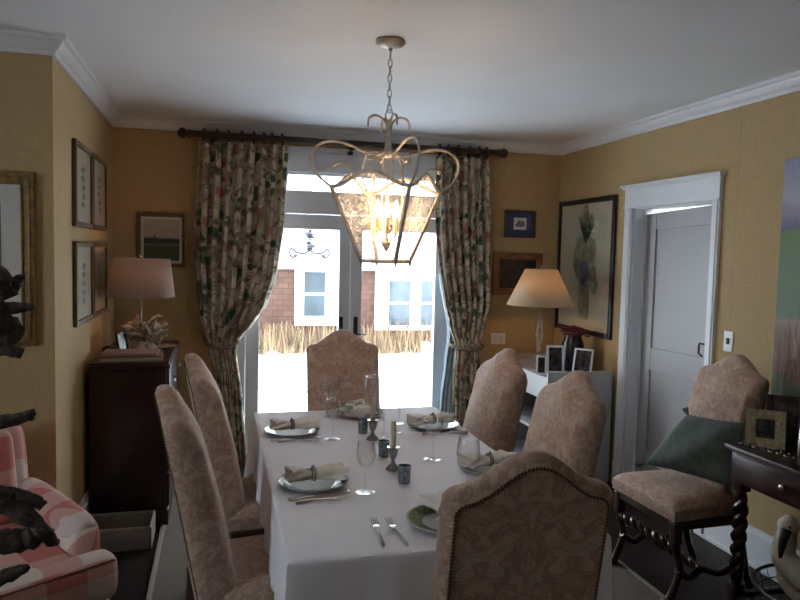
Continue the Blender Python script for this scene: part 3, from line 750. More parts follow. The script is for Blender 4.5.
# ------------------------------------------------------------------ chairs
def T_(u):   # camel back top height as function of |u|
    a = abs(u)
    return 1.030 + 0.082 * (0.5 + 0.5 * cos(pi * min(1, a / 0.86))) ** 0.9 - (0.022 * max(0, (a - 0.86) / 0.14) ** 2)
def chair_back():
    b = MB(); z0 = 0.40; hw = 0.205; NU, NV = 28, 26
    def yr(z): return -0.24 - 0.19 * max(0, z - 0.44)
    def th(z): return interp(z, [(0.4, 0.125), (0.7, 0.122), (0.95, 0.108), (1.12, 0.075)])
    layers = [(0.024, 0.0), (0.014, 0.03), (0.004, 0.14), (0.0, 0.32), (0.0, 0.6), (0.006, 0.8), (0.018, 0.94), (0.036, 1.0)]
    def P(u, v, ins, fr):
        w = hw - ins; x = u * w; tp = T_(u) - ins * 1.7; z = z0 + v * (tp - z0)
        zz = z
        y = yr(zz) + fr * th(zz) * (1.0 if fr < .6 else 1.0)
        return Vector((x, y, z))
    def grid_idx(ins, fr, bulge):
        vs = []
        for j in range(NV + 1):
            for i in range(NU + 1):
                u = -1 + 2 * i / NU; v = j / NV
                p = P(u, v, ins, fr)
                p.y += bulge * (1 - u * u) * (1 - (2 * v - 1) ** 4)
                vs.append(p)
        return vs
    def gf(rev): 
        f = [(j * (NU + 1) + i, j * (NU + 1) + i + 1, (j + 1) * (NU + 1) + i + 1, (j + 1) * (NU + 1) + i) for j in range(NV) for i in range(NU)]
        return [q[::-1] for q in f] if rev else f
    b.add(grid_idx(*layers[0], 0.0), gf(True)); b.add(grid_idx(*layers[-1], 0.018), gf(False))
    loop = [(i, 0) for i in range(NU)] + [(NU, j) for j in range(NV)] + [(i, NV) for i in range(NU, 0, -1)] + [(0, j) for j in range(NV, 0, -1)]
    L = []
    for ins, fr in layers:
        L.append([P(-1 + 2 * i / NU, j / NV, ins, fr) for i, j in loop])
    n = len(loop); vs = [p for l in L for p in l]
    b.add(vs, [(k * n + i, k * n + (i + 1) % n, (k + 1) * n + (i + 1) % n, (k + 1) * n + i) for k in range(len(L) - 1) for i in range(n)])
    # nail line on the rear edge
    path = [P(-1 + 2 * i / NU, j / NV, 0.010, -0.02) for i, j in loop if j > 2]
    path = [P(-1, t / 60, 0.018, 0.01) for t in range(4, 61)] + [P(-1 + 2 * t / 60, 1, 0.018, 0.01) for t in range(61)] + [P(1, t / 60, 0.018, 0.01) for t in range(60, 3, -1)]
    tot = 0; nb = MB(); nxt = 0; last = path[0]
    for p in path:
        seg = (p - last).length
        while nxt <= tot + seg and seg > 0:
            q = last.lerp(p, (nxt - tot) / seg); nb.ball((q.x, q.y - 0.001, q.z), 0.0040, 6, (1, .7, 1)); nxt += 0.0092
        tot += seg; last = p
    return b, nb
def seat_mb(w=0.24, d0=-0.20, d1=0.19, z0=0.40, z1=0.505):
    b = MB(); NU = 22; NV = 22
    def se(s): return (1 - abs(s) ** 7) ** 0.5 if abs(s) < 1 else 0
    def fn(top):
        def f(u, v):
            a = 2 * u - 1; c = 2 * v - 1
            ww = w * (0.90 + 0.10 * v)
            e = min(1, se(a) ** 0.9) * min(1, se(c) ** 0.9)
            z = z0 + 0.05 + (z1 - z0 - 0.05) * e * (0.80 + 0.20 * (1 - a * a) * (1 - c * c * .6)) if top else z0
            return (a * ww, d0 + (d1 - d0) * v, z)
        return f
    b.grid(fn(True), NU, NV)
    side = []
    lp = [(i, 0) for i in range(NU)] + [(NU, j) for j in range(NV)] + [(i, NV) for i in range(NU, 0, -1)] + [(0, j) for j in range(NV, 0, -1)]
    t_ = [fn(True)(i / NU, j / NV) for i, j in lp]; bt = [fn(False)(i / NU, j / NV) for i, j in lp]; n = len(lp)
    b.add(t_ + bt, [(i, (i + 1) % n, n + (i + 1) % n, n + i) for i in range(n)])
    b.add(bt, [tuple(range(n))])
    return b
def twist(b, a, c, r, turns, n=10):
    a, c = Vector(a), Vector(c); d = c - a; L = d.length; d.normalize()
    e1 = d.orthogonal().normalized(); e2 = d.cross(e1); k = int(turns * 14)
    for ph in (0, pi):
        pts = []
        for i in range(k + 1):
            t = i / k; an = 2 * pi * turns * t + ph; rr = r * 0.55 * min(1, t * 8, (1 - t) * 8)
            pts.append(a + d * L * t + e1 * rr * cos(an) + e2 * rr * sin(an))
        b.tube(pts, r * 0.62, 8)
    return b
def make_chair(label, group, loc, rz):
    t = thing('dining_chair', label, 'chair', loc, rz, group)
    bk, nb = chair_back()
    o = bk.build('backrest', 'damask', t, angle=80); nb.build('nailhead_trim', 'nail', t)
    seat_mb().build('seat', 'damask', t, angle=75)
    MB().rbox((-0.235, -0.19, 0.355), (0.235, 0.178, 0.402), 0.008).build('seat_rail', 'leg', t)
    for sx in (-1, 1):
        x = 0.215 * sx
        b = MB().rbox((x - 0.022, 0.138, 0.29), (x + 0.022, 0.182, 0.39), 0.006)
        pts = spline([(x, 0.16, 0.30), (x, 0.148, 0.24), (x, 0.128, 0.17), (x, 0.148, 0.10), (x, 0.173, 0.04), (x, 0.185, 0.026)], 6)
        n_ = len(pts); b.tube(pts, [0.024 - 0.008 * sin(pi * i / (n_ - 1)) for i in range(n_)], 10)
        b.ball((x, 0.185, 0.0215), 0.028, 10, (1, 1.2, .75)); b.build('leg', 'leg', t)
        x = 0.20 * sx
        b = MB(); b.tube([(x, -0.22, 0.40), (x, -0.225, 0.25), (x, -0.26, 0.1), (x, -0.30, 0.0)], [0.024, 0.022, 0.02, 0.022], 4); b.build('leg', 'leg', t)
        pts = spline([(0.212 * sx, 0.14, 0.165), (0.207 * sx, 0.07, 0.12), (0.205 * sx, 0.0, 0.15), (0.203 * sx, -0.11, 0.12), (0.2 * sx, -0.235, 0.165)], 6)
        MB().tube(pts, 0.017, 8).build('stretcher', 'leg', t)
    twist(MB(), (-0.2, 0.16, 0.27), (0.2, 0.16, 0.27), 0.024, 3.5).build('stretcher', 'leg', t)
    twist(MB(), (-0.2, -0.0, 0.15), (0.2, 0.0, 0.15), 0.02, 3.5).build('stretcher', 'leg', t)
    return t
Gc = 'damask dining chairs around the table'
ZF = 0.0125
ch0 = make_chair('damask camelback chair at the near end, its nailed back to us', Gc, (0.722, 1.765, ZF), rad(-3))
copy_tree(ch0, (0.695, 3.60, ZF), pi, 'damask camelback chair at the far head of the table, before the garden doors')
copy_tree(ch0, (0.165, 2.40, ZF), -pi / 2 + rad(7), 'damask chair pulled up at the left side of the table, the nearer of the two')
copy_tree(ch0, (0.225, 3.10, ZF), -pi / 2 + rad(6), 'damask chair at the left side of the table, beside the mahogany chest')
copy_tree(ch0, (1.055, 2.45, ZF), pi / 2, 'damask chair at the right side of the table, in front of the white bookcase end')
copy_tree(ch0, (1.035, 3.09, ZF), pi / 2, 'damask chair at the right side of the table, below the cream cone lamp')
copy_tree(ch0, (2.16, 2.86, 0), pi / 2 + rad(2), 'damask chair against the right wall holding a green cushion')

# green cushion
TL, TR, BL, BR = (Vector(p) for p in ((2.285, 2.96, .80), (2.325, 2.61, .84), (2.065, 2.99, .55), (2.235, 2.57, .555)))
cs = thing('cushion', 'green square cushion with fringed corners resting on the wall-side damask chair', 'cushion', (0, 0, 0))
nrm = (TR - TL).cross(BL - TL).normalized()
def cush(sg):
    def g(u, v):
        a = 2 * u - 1; c = 2 * v - 1
        k = (max(0, 1 - a * a) * max(0, 1 - c * c)) ** 0.42
        uu = 0.5 + 0.5 * a * (1 - 0.07 * (1 - c * c)); vv = 0.5 + 0.5 * c * (1 - 0.07 * (1 - a * a))
        p = (TL.lerp(TR, uu)).lerp(BL.lerp(BR, uu), vv)
        wr = 0.005 * sin(5 * a + 3 * c) * k + 0.003 * sin(9 * a * c + 3 * c) * k
        return p + nrm * sg * (0.058 * k + wr)
    return g
MB().grid(cush(1), 28, 28).grid(cush(-1), 28, 28).build('cover', 'green_velvet', cs, angle=120)
rr = random.Random(3)
cc_ = (TL + TR + BL + BR) / 4
for p0 in (TL, TR, BL, BR):
    b = MB(); d = (p0 - cc_).normalized()
    for k_ in range(14):
        p1 = p0 + d * rr.uniform(.015, .045) + Vector((rr.uniform(-.012, .012), rr.uniform(-.014, .014), rr.uniform(-.006, .010)))
        b.tube([p0 - d * .012, p1], 0.0032, 5)
    b.ball(p0, 0.008, 6); b.build('tassel', 'green_velvet', cs)

# ------------------------------------------------------------------ table settings
TZ1 = TZ + 0.003
def place(label, nlabel, loc, rz, first=None):
    if first: return
def make_plate(loc, rz, label):
    t = thing('dinner_plate', label, 'plate', loc, rz, 'leaf-rimmed plates on the tablecloth')
    MB().lathe([(0.001, 0.003), (0.07, 0.003), (0.078, 0.004), (0.118, 0.016), (0.124, 0.018), (0.122, 0.014), (0.08, 0.0), (0.001, 0.0)], (0, 0, 0), 40).build('dish', 'china', t)
    b = MB()
    b.shell([(0.076, 0.0052), (0.084, 0.0074), (0.117, 0.0172)], (0, 0, 0), 40); b.build('leaf_rim', 'china_green', t)
    return t
def make_napkin(loc, rz, label):
    t = thing('napkin', label, 'napkin', loc, rz, 'ivory napkins in rings')
    b = MB()
    def f(u, v):
        s_ = (u - 0.42) / 0.58 if u > .42 else (u - 0.42) / 0.42
        a = 2 * pi * v
        w = 0.014 + (0.056 if s_ > 0 else 0.042) * abs(s_) ** 0.75
        h = 0.012 + 0.020 * abs(s_) ** 0.7 * (1 - 0.55 * abs(s_))
        x = -0.085 + 0.195 * u
        wr = 1 + 0.16 * sin(5 * a + 4 * s_) * min(1, abs(s_) * 2)
        return (x + 0.012 * cos(3 * a) * abs(s_) ** 2, w * cos(a) * wr, 0.018 + h + h * sin(a) * wr)
    b.grid(f, 20, 40, False)
    b.add([f(0, i / 40) for i in range(40)], [tuple(range(40))]); b.add([f(1, i / 40) for i in range(40)], [tuple(range(40))])
    b.build('cloth', 'napkin', t, angle=70)
    b = MB()
    for k_ in (0, 0.01): b.tube([(-0.003 + k_, 0.023 * cos(a), 0.036 + 0.023 * sin(a)) for a in [2 * pi * i / 18 for i in range(18)]], 0.0028, 6, closed=True)
    b.ball((0.0, 0, 0.062), 0.006, 8); b.build('napkin_ring', 'pewter', t)
    return t
def make_fork(loc, rz, label, L=0.19):
    b = MB()
    b.tube([(0, 0, 0.004), (0, L * 0.25, 0.007), (0, L * 0.5, 0.006), (0, L * 0.66, 0.004)], [0.006, 0.005, 0.0028, 0.003], 8, flat=1.0)
    b.rbox((-0.0105, L * 0.64, 0.003), (0.0105, L * 0.76, 0.006), 0.0014)
    for i in range(4): b.tube([(-0.009 + 0.006 * i, L * 0.75, 0.0045), (-0.009 + 0.006 * i, L * 0.9, 0.0065), (-0.009 + 0.006 * i, L, 0.010)], [0.0017, 0.0016, 0.0009], 6)
    o = b.build('fork', 'silver'); o.location = loc; o.rotation_euler = (0, 0, rz)
    return tag(o, label, 'fork', 'silver forks on the tablecloth')
def make_knife(loc, rz, label):
    b = MB().rbox((-0.007, 0, 0.0), (0.007, 0.09, 0.008), 0.003)
    b.poly([(-0.007, 0.09), (0.005, 0.09), (0.010, 0.12), (0.010, 0.19), (0.004, 0.215), (-0.007, 0.22)], 'Z', (0.0025, 0.0048))
    o = b.build('table_knife', 'silver'); o.location = loc; o.rotation_euler = (0, 0, rz)
    return tag(o, label, 'knife', 'silver knives on the tablecloth')
PL = [((0.325, 2.37), 0.0, 'at the nearer left place'), ((0.325, 3.08), 0.0, 'at the farther left place'), ((0.69, 3.365), -pi / 2, 'before the far head chair'),
      ((0.985, 3.08), pi, 'at the farther right place'), ((1.005, 2.42), pi, 'at the nearer right place'), ((0.675, 1.945), pi / 2, 'before the near end chair')]
p0 = n0 = None
for (x, y), rz, w in PL:
    lb, nl = 'white dinner plate with green leafy rim ' + w, 'ivory napkin in dark ring lying on the plate ' + w
    if p0 is None: p0 = make_plate((x, y, TZ1), rz, lb); n0 = make_napkin((x, y, TZ1), rz, nl)
    else: copy_tree(p0, (x, y, TZ1), rz, lb); copy_tree(n0, (x, y, TZ1), rz + 0.3 * sin(x * 9), nl)
def dupm(o, loc, rz, label):
    q = o.copy(); C.objects.link(q); q.location = loc; q.rotation_euler = (0, 0, rz); q['label'] = label; return q
f0 = make_fork((0.447, 1.815, TZ1), rad(-4), 'silver fork, the left of the pair beside the near end plate')
dupm(f0, (0.512, 1.805, TZ1), rad(3), 'silver fork next to the near end plate, between plate and outer fork')
dupm(f0, (0.245, 2.185, TZ1), rad(-82), 'silver fork beside the plate at the nearer left place')
dupm(f0, (0.25, 2.92, TZ1), rad(-88), 'silver fork beside the plate at the farther left place')
dupm(f0, (1.10, 2.925, TZ1), rad(88), 'silver fork beside the plate at the farther right place')
k0 = make_knife((0.225, 2.215, TZ1), rad(-76), 'silver table knife in front of the nearer left plate')
dupm(k0, (0.22, 2.945, TZ1), rad(-86), 'silver table knife in front of the farther left plate')
dupm(k0, (1.11, 2.95, TZ1), rad(92), 'silver table knife in front of the farther right plate')

def glass(prof, loc, name, label, group=None):
    o = MB().shell(prof, (0, 0, 0), 28).build(name, 'crystal', angle=70); o.location = loc
    return tag(o, label, 'glass', group)
WG = [(0.001, 0.003), (0.030, 0.001), (0.033, 0.002), (0.020, 0.005), (0.005, 0.010), (0.0036, 0.02), (0.0036, 0.075), (0.006, 0.083), (0.022, 0.095), (0.032, 0.118), (0.034, 0.14), (0.030, 0.168), (0.0285, 0.178), (0.0275, 0.178), (0.032, 0.14), (0.030, 0.118), (0.02, 0.098), (0.001, 0.09)]
MG = [(0.001, 0.003), (0.032, 0.001), (0.035, 0.002), (0.02, 0.005), (0.005, 0.010), (0.0036, 0.02), (0.0036, 0.085), (0.008, 0.09), (0.022, 0.105), (0.035, 0.130), (0.040, 0.162), (0.039, 0.162), (0.033, 0.13), (0.02, 0.108), (0.001, 0.093)]
CG = [(0.001, 0.003), (0.026, 0.001), (0.027, 0.002), (0.012, 0.004), (0.003, 0.010), (0.003, 0.07), (0.006, 0.074), (0.036, 0.110), (0.035, 0.110), (0.001, 0.076)]
BG = [(0.001, 0.003), (0.032, 0.001), (0.035, 0.002), (0.018, 0.005), (0.0045, 0.012), (0.004, 0.08), (0.010, 0.086), (0.032, 0.105), (0.041, 0.135), (0.038, 0.17), (0.033, 0.188), (0.032, 0.188), (0.037, 0.17), (0.039, 0.135), (0.03, 0.107), (0.001, 0.09)]
gg = 'stemmed glasses on the tablecloth'
glass(WG, (0.487, 2.25, TZ1), 'wine_glass', 'tall wine glass beside the nearer left place setting', gg)
glass(WG, (0.485, 2.93, TZ1), 'wine_glass', 'wine glass beside the farther left place setting', gg)
glass(BG, (0.545, 3.34, TZ1), 'wine_glass', 'wine glass left of the far head plate, against the head chair', gg)
glass(MG, (0.825, 2.57, TZ1), 'wine_glass', 'wide stemmed glass standing near the middle of the right side', gg)
glass(BG, (0.83, 2.19, TZ1), 'wine_glass', 'round-bowled glass half hidden by the near end chair', gg)
glass(CG, (0.835, 3.155, TZ1), 'cocktail_glass', 'small cocktail glass with flared bowl near the far end of table', gg)
glass([(0.001, 0.003), (0.038, 0.002), (0.040, 0.004), (0.040, 0.205), (0.0385, 0.205), (0.0385, 0.006), (0.001, 0.006)], (0.745, 3.30, TZ1), 'hurricane_glass', 'tall straight hurricane glass before the far head chair')
BV = [(0.001, 0.0), (0.016, 0.001), (0.018, 0.004), (0.006, 0.012), (0.0045, 0.03), (0.0045, 0.15), (0.006, 0.158), (0.005, 0.158), (0.003, 0.15), (0.001, 0.03)]
glass(BV, (0.80, 3.00, TZ1), 'bud_vase', 'slim clear glass bud vase, the one nearer the right side plates', 'slim glass bud vases')
glass(BV, (0.712, 2.93, TZ1), 'bud_vase', 'slim clear glass bud vase directly right of the farther candle', 'slim glass bud vases')
def candlestick(loc, label, clabel):
    t = thing('candle_holder', label, 'candle holder', loc, 0, 'pewter candle holders')
    MB().lathe([(0.027, 0), (0.027, 0.004), (0.022, 0.010), (0.010, 0.022), (0.007, 0.036), (0.010, 0.042), (0.016, 0.056), (0.019, 0.075), (0.0185, 0.085), (0.016, 0.085), (0.014, 0.070), (0.001, 0.069)], (0, 0, 0), 20).build('stem', 'pewter', t)
    MB().lathe([(0.024, 0.084), (0.025, 0.087), (0.013, 0.085)], (0, 0, 0), 20).build('drip_ring', 'pewter', t)
    o = MB().lathe([(0.0105, 0), (0.0105, 0.112), (0.008, 0.115), (0.001, 0.115)], (0, 0, 0), 16).build('candle', 'wax'); o.location = (loc[0], loc[1], loc[2] + 0.0705)
    tag(o, clabel, 'candle', 'ivory candles in pewter holders')
    w = MB().tube([(0, 0, 0.113), (0.001, 0, 0.123)], 0.001, 5).build('wick', 'black', o)
candlestick((0.640, 2.48, TZ1), 'pewter candle holder, the nearer of the two down the middle', 'unlit ivory candle in the nearer pewter holder')
candlestick((0.655, 2.90, TZ1), 'pewter candle holder, the farther of the two, toward garden doors', 'unlit ivory candle in the farther pewter holder')
v0 = None
for x, y, lb in ((0.643, 2.325, 'mottled silver votive cup in front of the nearer candle'), (0.647, 2.655, 'mottled silver votive cup between the two candles'), (0.635, 3.01, 'mottled silver votive cup behind the farther candle')):
    if v0 is None:
        v0 = thing('votive_cup', lb, 'votive holder', (x, y, TZ1), 0, 'mottled silver votive cups')
        MB().lathe([(0.018, 0), (0.021, 0.003), (0.0235, 0.062), (0.0225, 0.062), (0.020, 0.01), (0.001, 0.008)], (0, 0, 0), 20).build('cup', 'mercury', v0)
        MB().lathe([(0.016, 0.01), (0.016, 0.03), (0.001, 0.031)], (0, 0, 0), 12).build('wax', 'wax', v0)
    else: copy_tree(v0, (x, y, TZ1), 0, lb)

# ------------------------------------------------------------------ lantern
LC = (0.705, 2.935)
lt = thing('hanging_lantern', 'cream iron scrolled lantern pendant with lit candle bulbs hanging over the table', 'pendant light', (LC[0], LC[1], 1.842), rad(-38))
s2, b2_, zb = 0.178, 0.080, -0.307
cor = [(-1, -1), (1, -1), (1, 1), (-1, 1)]
b = MB()
for cx, cy in cor:
    b.tube([(cx * s2, cy * s2, 0.0), (cx * b2_, cy * b2_, zb)], 0.0095, 4)
for i in range(4):
    (ax, ay), (bx, by) = cor[i], cor[(i + 1) % 4]
    pts = []
    for k_ in range(25):
        t = k_ / 24; pts.append(((ax + (bx - ax) * t) * s2, (ay + (by - ay) * t) * s2, 0.062 * (0.5 - 0.5 * cos(2 * pi * t)) ** 1.1))
    b.tube(pts, 0.0085, 6)
    b.tube([(ax * b2_, ay * b2_, zb), (bx * b2_, by * b2_, zb)], 0.008, 4)
b.build('frame', 'lantern', lt)
b = MB()
for i in range(4):
    (ax, ay), (bx, by) = cor[i], cor[(i + 1) % 4]
    def f(u, v):
        s_ = b2_ + (s2 - b2_) * v
        return ((ax + (bx - ax) * u) * s_, (ay + (by - ay) * u) * s_, zb + (-zb) * v + v * 0.062 * (0.5 - 0.5 * cos(2 * pi * u)) ** 1.1 - 0.002)
    MB().grid(f, 16, 6).build('pane', 'seeded', lt)
for cx, cy in cor:
    d = Vector((cx, cy, 0)).normalized()
    def q(r, z): return (d.x * r, d.y * r, z)
    main = [q(r, z) for r, z in ((.252, 0), (.31, .045), (.338, .10), (.33, .148), (.285, .180), (.225, .187), (.165, .175), (.11, .155), (.06, .146), (.025, .155), (.010, .19), (.008, .25), (.02, .29), (.055, .31), (.088, .298), (.095, .26))]
    sp = spline(main, 6); MB().tube(sp, 0.0055, 8).build('scroll', 'lantern', lt)
    inner = spline([q(r, z) for r, z in ((.252, 0), (.215, .004), (.178, .03), (.168, .068), (.188, .095), (.22, .10), (.24, .09))], 6)
    MB().tube(inner, 0.0045, 8).ball(q(.242, .088), 0.010, 8).build('scroll', 'lantern', lt)
    curl = spline([q(r, z) for r, z in ((.012, .17), (.05, .145), (.085, .125), (.105, .145), (.10, .165))], 6)
    MB().tube(curl, 0.0045, 8).build('scroll', 'lantern', lt)
    MB().lathe([(0.001, -0.028), (0.004, -0.02), (0.006, -0.008), (0.007, 0)], (cx * b2_, cy * b2_, zb), 10).build('finial', 'lantern', lt)
b = MB().tube([(0, 0, 0.30), (0, 0, -0.08)], 0.004, 8)
for dx, dy in ((1, 1), (-1, -1), (-1, 1), (1, -1)): b.tube([(dx * .032, dy * .032, .15), (dx * .045, dy * .045, .10), (dx * .05, dy * .05, -.06), (dx * .03, dy * .03, -.19)], 0.003, 6)
b.ball((0, 0, 0.15), 0.018, 10); b.ball((0, 0, 0.27), 0.012, 10)
b.build('centre_rod', 'lantern', lt)
b = MB().tube([Vector((0.017 * cos(a), 0, 0.315 + 0.024 * sin(a))) for a in [2 * pi * i / 18 for i in range(18)]], 0.004, 8, closed=True)
b.build('hanging_loop', 'lantern', lt)
b = MB().lathe([(0.001, -0.272), (0.006, -0.262), (0.016, -0.245), (0.022, -0.228), (0.012, -0.215), (0.006, -0.20), (0.008, -0.18), (0.001, -0.17)], (0, 0, 0), 14)
for i in range(6):
    a = 2 * pi * i / 6; c_, s_ = cos(a), sin(a)
    b.tube(spline([(0, 0, -0.21), (.02 * c_, .02 * s_, -.222), (.042 * c_, .042 * s_, -.20), (.045 * c_, .045 * s_, -.185)], 5), 0.003, 6)
b.tube([(0, 0, -0.08), (0, 0, -0.2)], 0.004, 8); b.build('candle_arms', 'lantern', lt)
for i in range(6):
    a = 2 * pi * i / 6; x, y = .045 * cos(a), .045 * sin(a)
    sl = MB().lathe([(0.013, -0.188), (0.014, -0.184), (0.0085, -0.182), (0.0085, -0.118), (0.001, -0.116)], (x, y, 0), 12).build('candle_sleeve', 'wax', lt)
    MB().lathe([(0.005, -0.118), (0.011, -0.104), (0.0125, -0.092), (0.008, -0.068), (0.001, -0.046)], (x, y, 0), 12).build('bulb', 'bulb', sl)
point('lantern_light', (0, 0, -0.085), 2.8, (1, 0.60, 0.30), 0.05, lt)
ln = thing('ceiling_canopy', 'round ceiling canopy and chain holding the lantern pendant', 'ceiling fitting', (LC[0], LC[1], H))
MB().lathe([(0.062, -0.003), (0.064, -0.010), (0.055, -0.020), (0.03, -0.030), (0.012, -0.034), (0.008, -0.045), (0.001, -0.046)], (0, 0, 0), 28).build('canopy', 'canopy', ln)
b = MB(); z = -0.045; i = 0
zend = (1.842 + 0.335) - H
L_ = 0.033
while z > zend:
    pts = [Vector((0.0085 * cos(a) if i % 2 else 0, 0 if i % 2 else 0.0085 * cos(a), z - 0.018 + 0.019 * sin(a))) for a in [2 * pi * j / 12 for j in range(12)]]
    b.tube(pts, 0.0024, 6, closed=True); z -= 0.0315; i += 1
b.build('chain', 'lantern', ln)

# ------------------------------------------------------------------ chest, books, lamp (left)
cx0, cx1, cy0, cy1, ch = XL + 0.03, -0.262, 4.04, 5.0, 0.935
dt = thing('mahogany_chest', 'tall dark mahogany chest of drawers standing against the left wall', 'chest', ((cx0 + cx1) / 2, (cy0 + cy1) / 2, 0))
hx, hy = (cx1 - cx0) / 2, (cy1 - cy0) / 2
MB().rbox((-hx, -hy, 0.09), (hx - 0.012, hy, ch - 0.035), 0.004).build('body', 'mahogany', dt)
MB().rbox((-hx - 0.0, -hy - 0.018, ch - 0.035), (hx + 0.012, hy + 0.018, ch - 0.012), 0.006).rbox((-hx, -hy - 0.008, ch - 0.014), (hx + 0.004, hy + 0.008, ch), 0.004).build('top', 'mahogany', dt)
MB().rbox((-hx, -hy - 0.012, 0.0), (hx + 0.0, hy + 0.012, 0.10), 0.006).build('plinth', 'mahogany', dt)
for i in range(4):
    z0 = 0.11 + i * 0.198
    d = MB().rbox((hx - 0.014, -hy + 0.02, z0), (hx + 0.004, hy - 0.02, z0 + 0.187), 0.004).build('drawer', 'mahogany', dt)
    for y in (-0.26, 0.26):
        hb = MB().tube(spline([(hx + 0.004, y - 0.04, z0 + 0.11), (hx + 0.022, y - 0.036, z0 + 0.10), (hx + 0.024, y, z0 + 0.082), (hx + 0.022, y + 0.036, z0 + 0.10), (hx + 0.004, y + 0.04, z0 + 0.11)], 5), 0.004, 8)
        hb.build('handle', 'silver', d)
def book(name, label, loc, rz, w, d, h, cov, group):
    t = thing(name, label, 'book', loc, rz, group)
    MB().box((-w / 2 + .004, -d / 2 + .004, 0.003), (w / 2 - .004, d / 2 - .004, h - 0.003)).build('pages', 'paper', t, smooth=False)
    MB().box((-w / 2, -d / 2, 0), (w / 2, d / 2, 0.003)).box((-w / 2, -d / 2, h - 0.003), (w / 2, d / 2, h)).box((-w / 2, d / 2 - .003, 0), (w / 2, d / 2, h)).build('cover', cov, t, smooth=False)
book('book', 'large flat book with pale pages on the mahogany chest, lower of two', (-0.465, 4.20, ch), 0.05, 0.33, 0.25, 0.026, 'bookred', 'books on the mahogany chest')
book('book', 'mauve-covered book lying on top of the larger book on the chest', (-0.475, 4.21, ch + 0.0265), -0.02, 0.30, 0.22, 0.013, 'bookgrey', 'books on the mahogany chest')
lp = thing('table_lamp', 'white drum shade lamp with driftwood and shell base on the mahogany chest', 'lamp', (-0.46, 4.58, ch))
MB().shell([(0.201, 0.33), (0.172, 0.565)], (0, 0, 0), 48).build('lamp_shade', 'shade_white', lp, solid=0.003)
MB().tube([(0, 0, 0.02), (0, 0, 0.57)], 0.005, 8).tube([(-0.17, 0, .555), (0.17, 0, .555)], 0.002, 5).ball((0, 0, 0.585), 0.010, 8).build('stem', 'silver', lp)
MB().lathe([(0.012, 0.38), (0.012, 0.42), (0.028, 0.45), (0.03, 0.475), (0.02, 0.50), (0.001, 0.51)], (0, 0, 0), 14).build('bulb', 'pane', lp)
point('table_lamp_light', (0, 0.0, 0.47), 1.6, (1, 0.46, 0.22), 0.035, lp)
b = MB(); r_ = random.Random(11)
for i in range(26):
    a = r_.uniform(0, 2 * pi); L1 = r_.uniform(0.06, 0.15); e = r_.uniform(0.1, 1.3)
    st_ = Vector((r_.uniform(-.08, .08), r_.uniform(-.05, .05), r_.uniform(0.03, 0.13)))
    pts = [st_]
    for k_ in range(4): pts.append(pts[-1] + Vector((cos(a) * cos(e), sin(a) * cos(e) * .6, abs(sin(e)))) * L1 / 4 + Vector((r_.uniform(-.012, .012),) * 3))
    b.tube(pts, [0.02, 0.017, 0.013, 0.010, 0.006], 7)
for i in range(22): b.ball((r_.uniform(-.11, .11), r_.uniform(-.06, .06), r_.uniform(.03, .16)), r_.uniform(.015, .032), 7, (r_.uniform(.7, 1.4), 1, r_.uniform(.5, 1)))
b.lathe([(0.10, 0), (0.11, 0.012), (0.09, 0.04), (0.04, 0.07), (0.001, 0.08)], (0, 0, 0), 14)
b.tube(spline([(.09, -.02, .02), (.115, -.02, .08), (.085, -.02, .13), (.06, -.02, .17), (.10, -.02, .205), (.125, -.02, .20)], 5), 0.012, 8)
b.build('driftwood_base', 'shell', lp)
def photo_frame(label, loc, rz, w, h, tilt, bw, fmat, group, cat='photo frame', matte=None):
    t = thing('photo_frame', label, cat, loc, rz, group)
    mt = Matrix.Rotation(-tilt, 4, 'X')
    b = MB()
    for x0, x1, z0, z1 in ((-w / 2, -w / 2 + bw, 0, h), (w / 2 - bw, w / 2, 0, h), (-w / 2 + bw, w / 2 - bw, 0, bw), (-w / 2 + bw, w / 2 - bw, h - bw, h)): b.rbox((x0, -0.007, z0), (x1, 0.007, z1), 0.002, 2, mt)
    b.build('frame', fmat, t)
    MB().box((-w / 2 + bw * .6, 0.001, bw * .6), (w / 2 - bw * .6, 0.004, h - bw * .6), mt).build('photograph', 'photo', t, smooth=False)
    b = MB().box((-w / 2 + .004, 0.004, 0.004), (w / 2 - .004, 0.008, h - .004), mt)
    b.box((-0.018, 0.0, 0.004), (0.018, 0.003, h * 0.72), Matrix.Translation((0, 0.008 + h * (sin(tilt) + 0.28), 0)) @ Matrix.Rotation(math.atan(0.38 + tilt), 4, 'X') if False else mt @ Matrix.Translation((0, 0.012, 0)))
    b.build('backing', 'black', t)
    return t
photo_frame('small black photo frame on the mahogany chest beside the lamp base', (-0.535, 4.40, ch), rad(62), 0.10, 0.13, 0.2, 0.012, 'black', None)
bd = MB().ball((0, 0, 0.025), 0.028, 10, (1.5, .9, .85)).build('black_bowl', 'black_glass'); bd.location = (-0.62, 4.40, ch); tag(bd, 'low black rounded trinket dish on the chest by the wall', 'dish')
o = MB().lathe([(0.001, 0.004), (0.05, 0.004), (0.085, 0.016), (0.088, 0.016), (0.055, 0.0), (0.001, 0.0)], (0, 0, 0), 24).build('shell_dish', 'shell'); o.location = (-0.335, 4.62, ch); tag(o, 'shallow pale shell dish on the chest right of the lamp', 'dish')

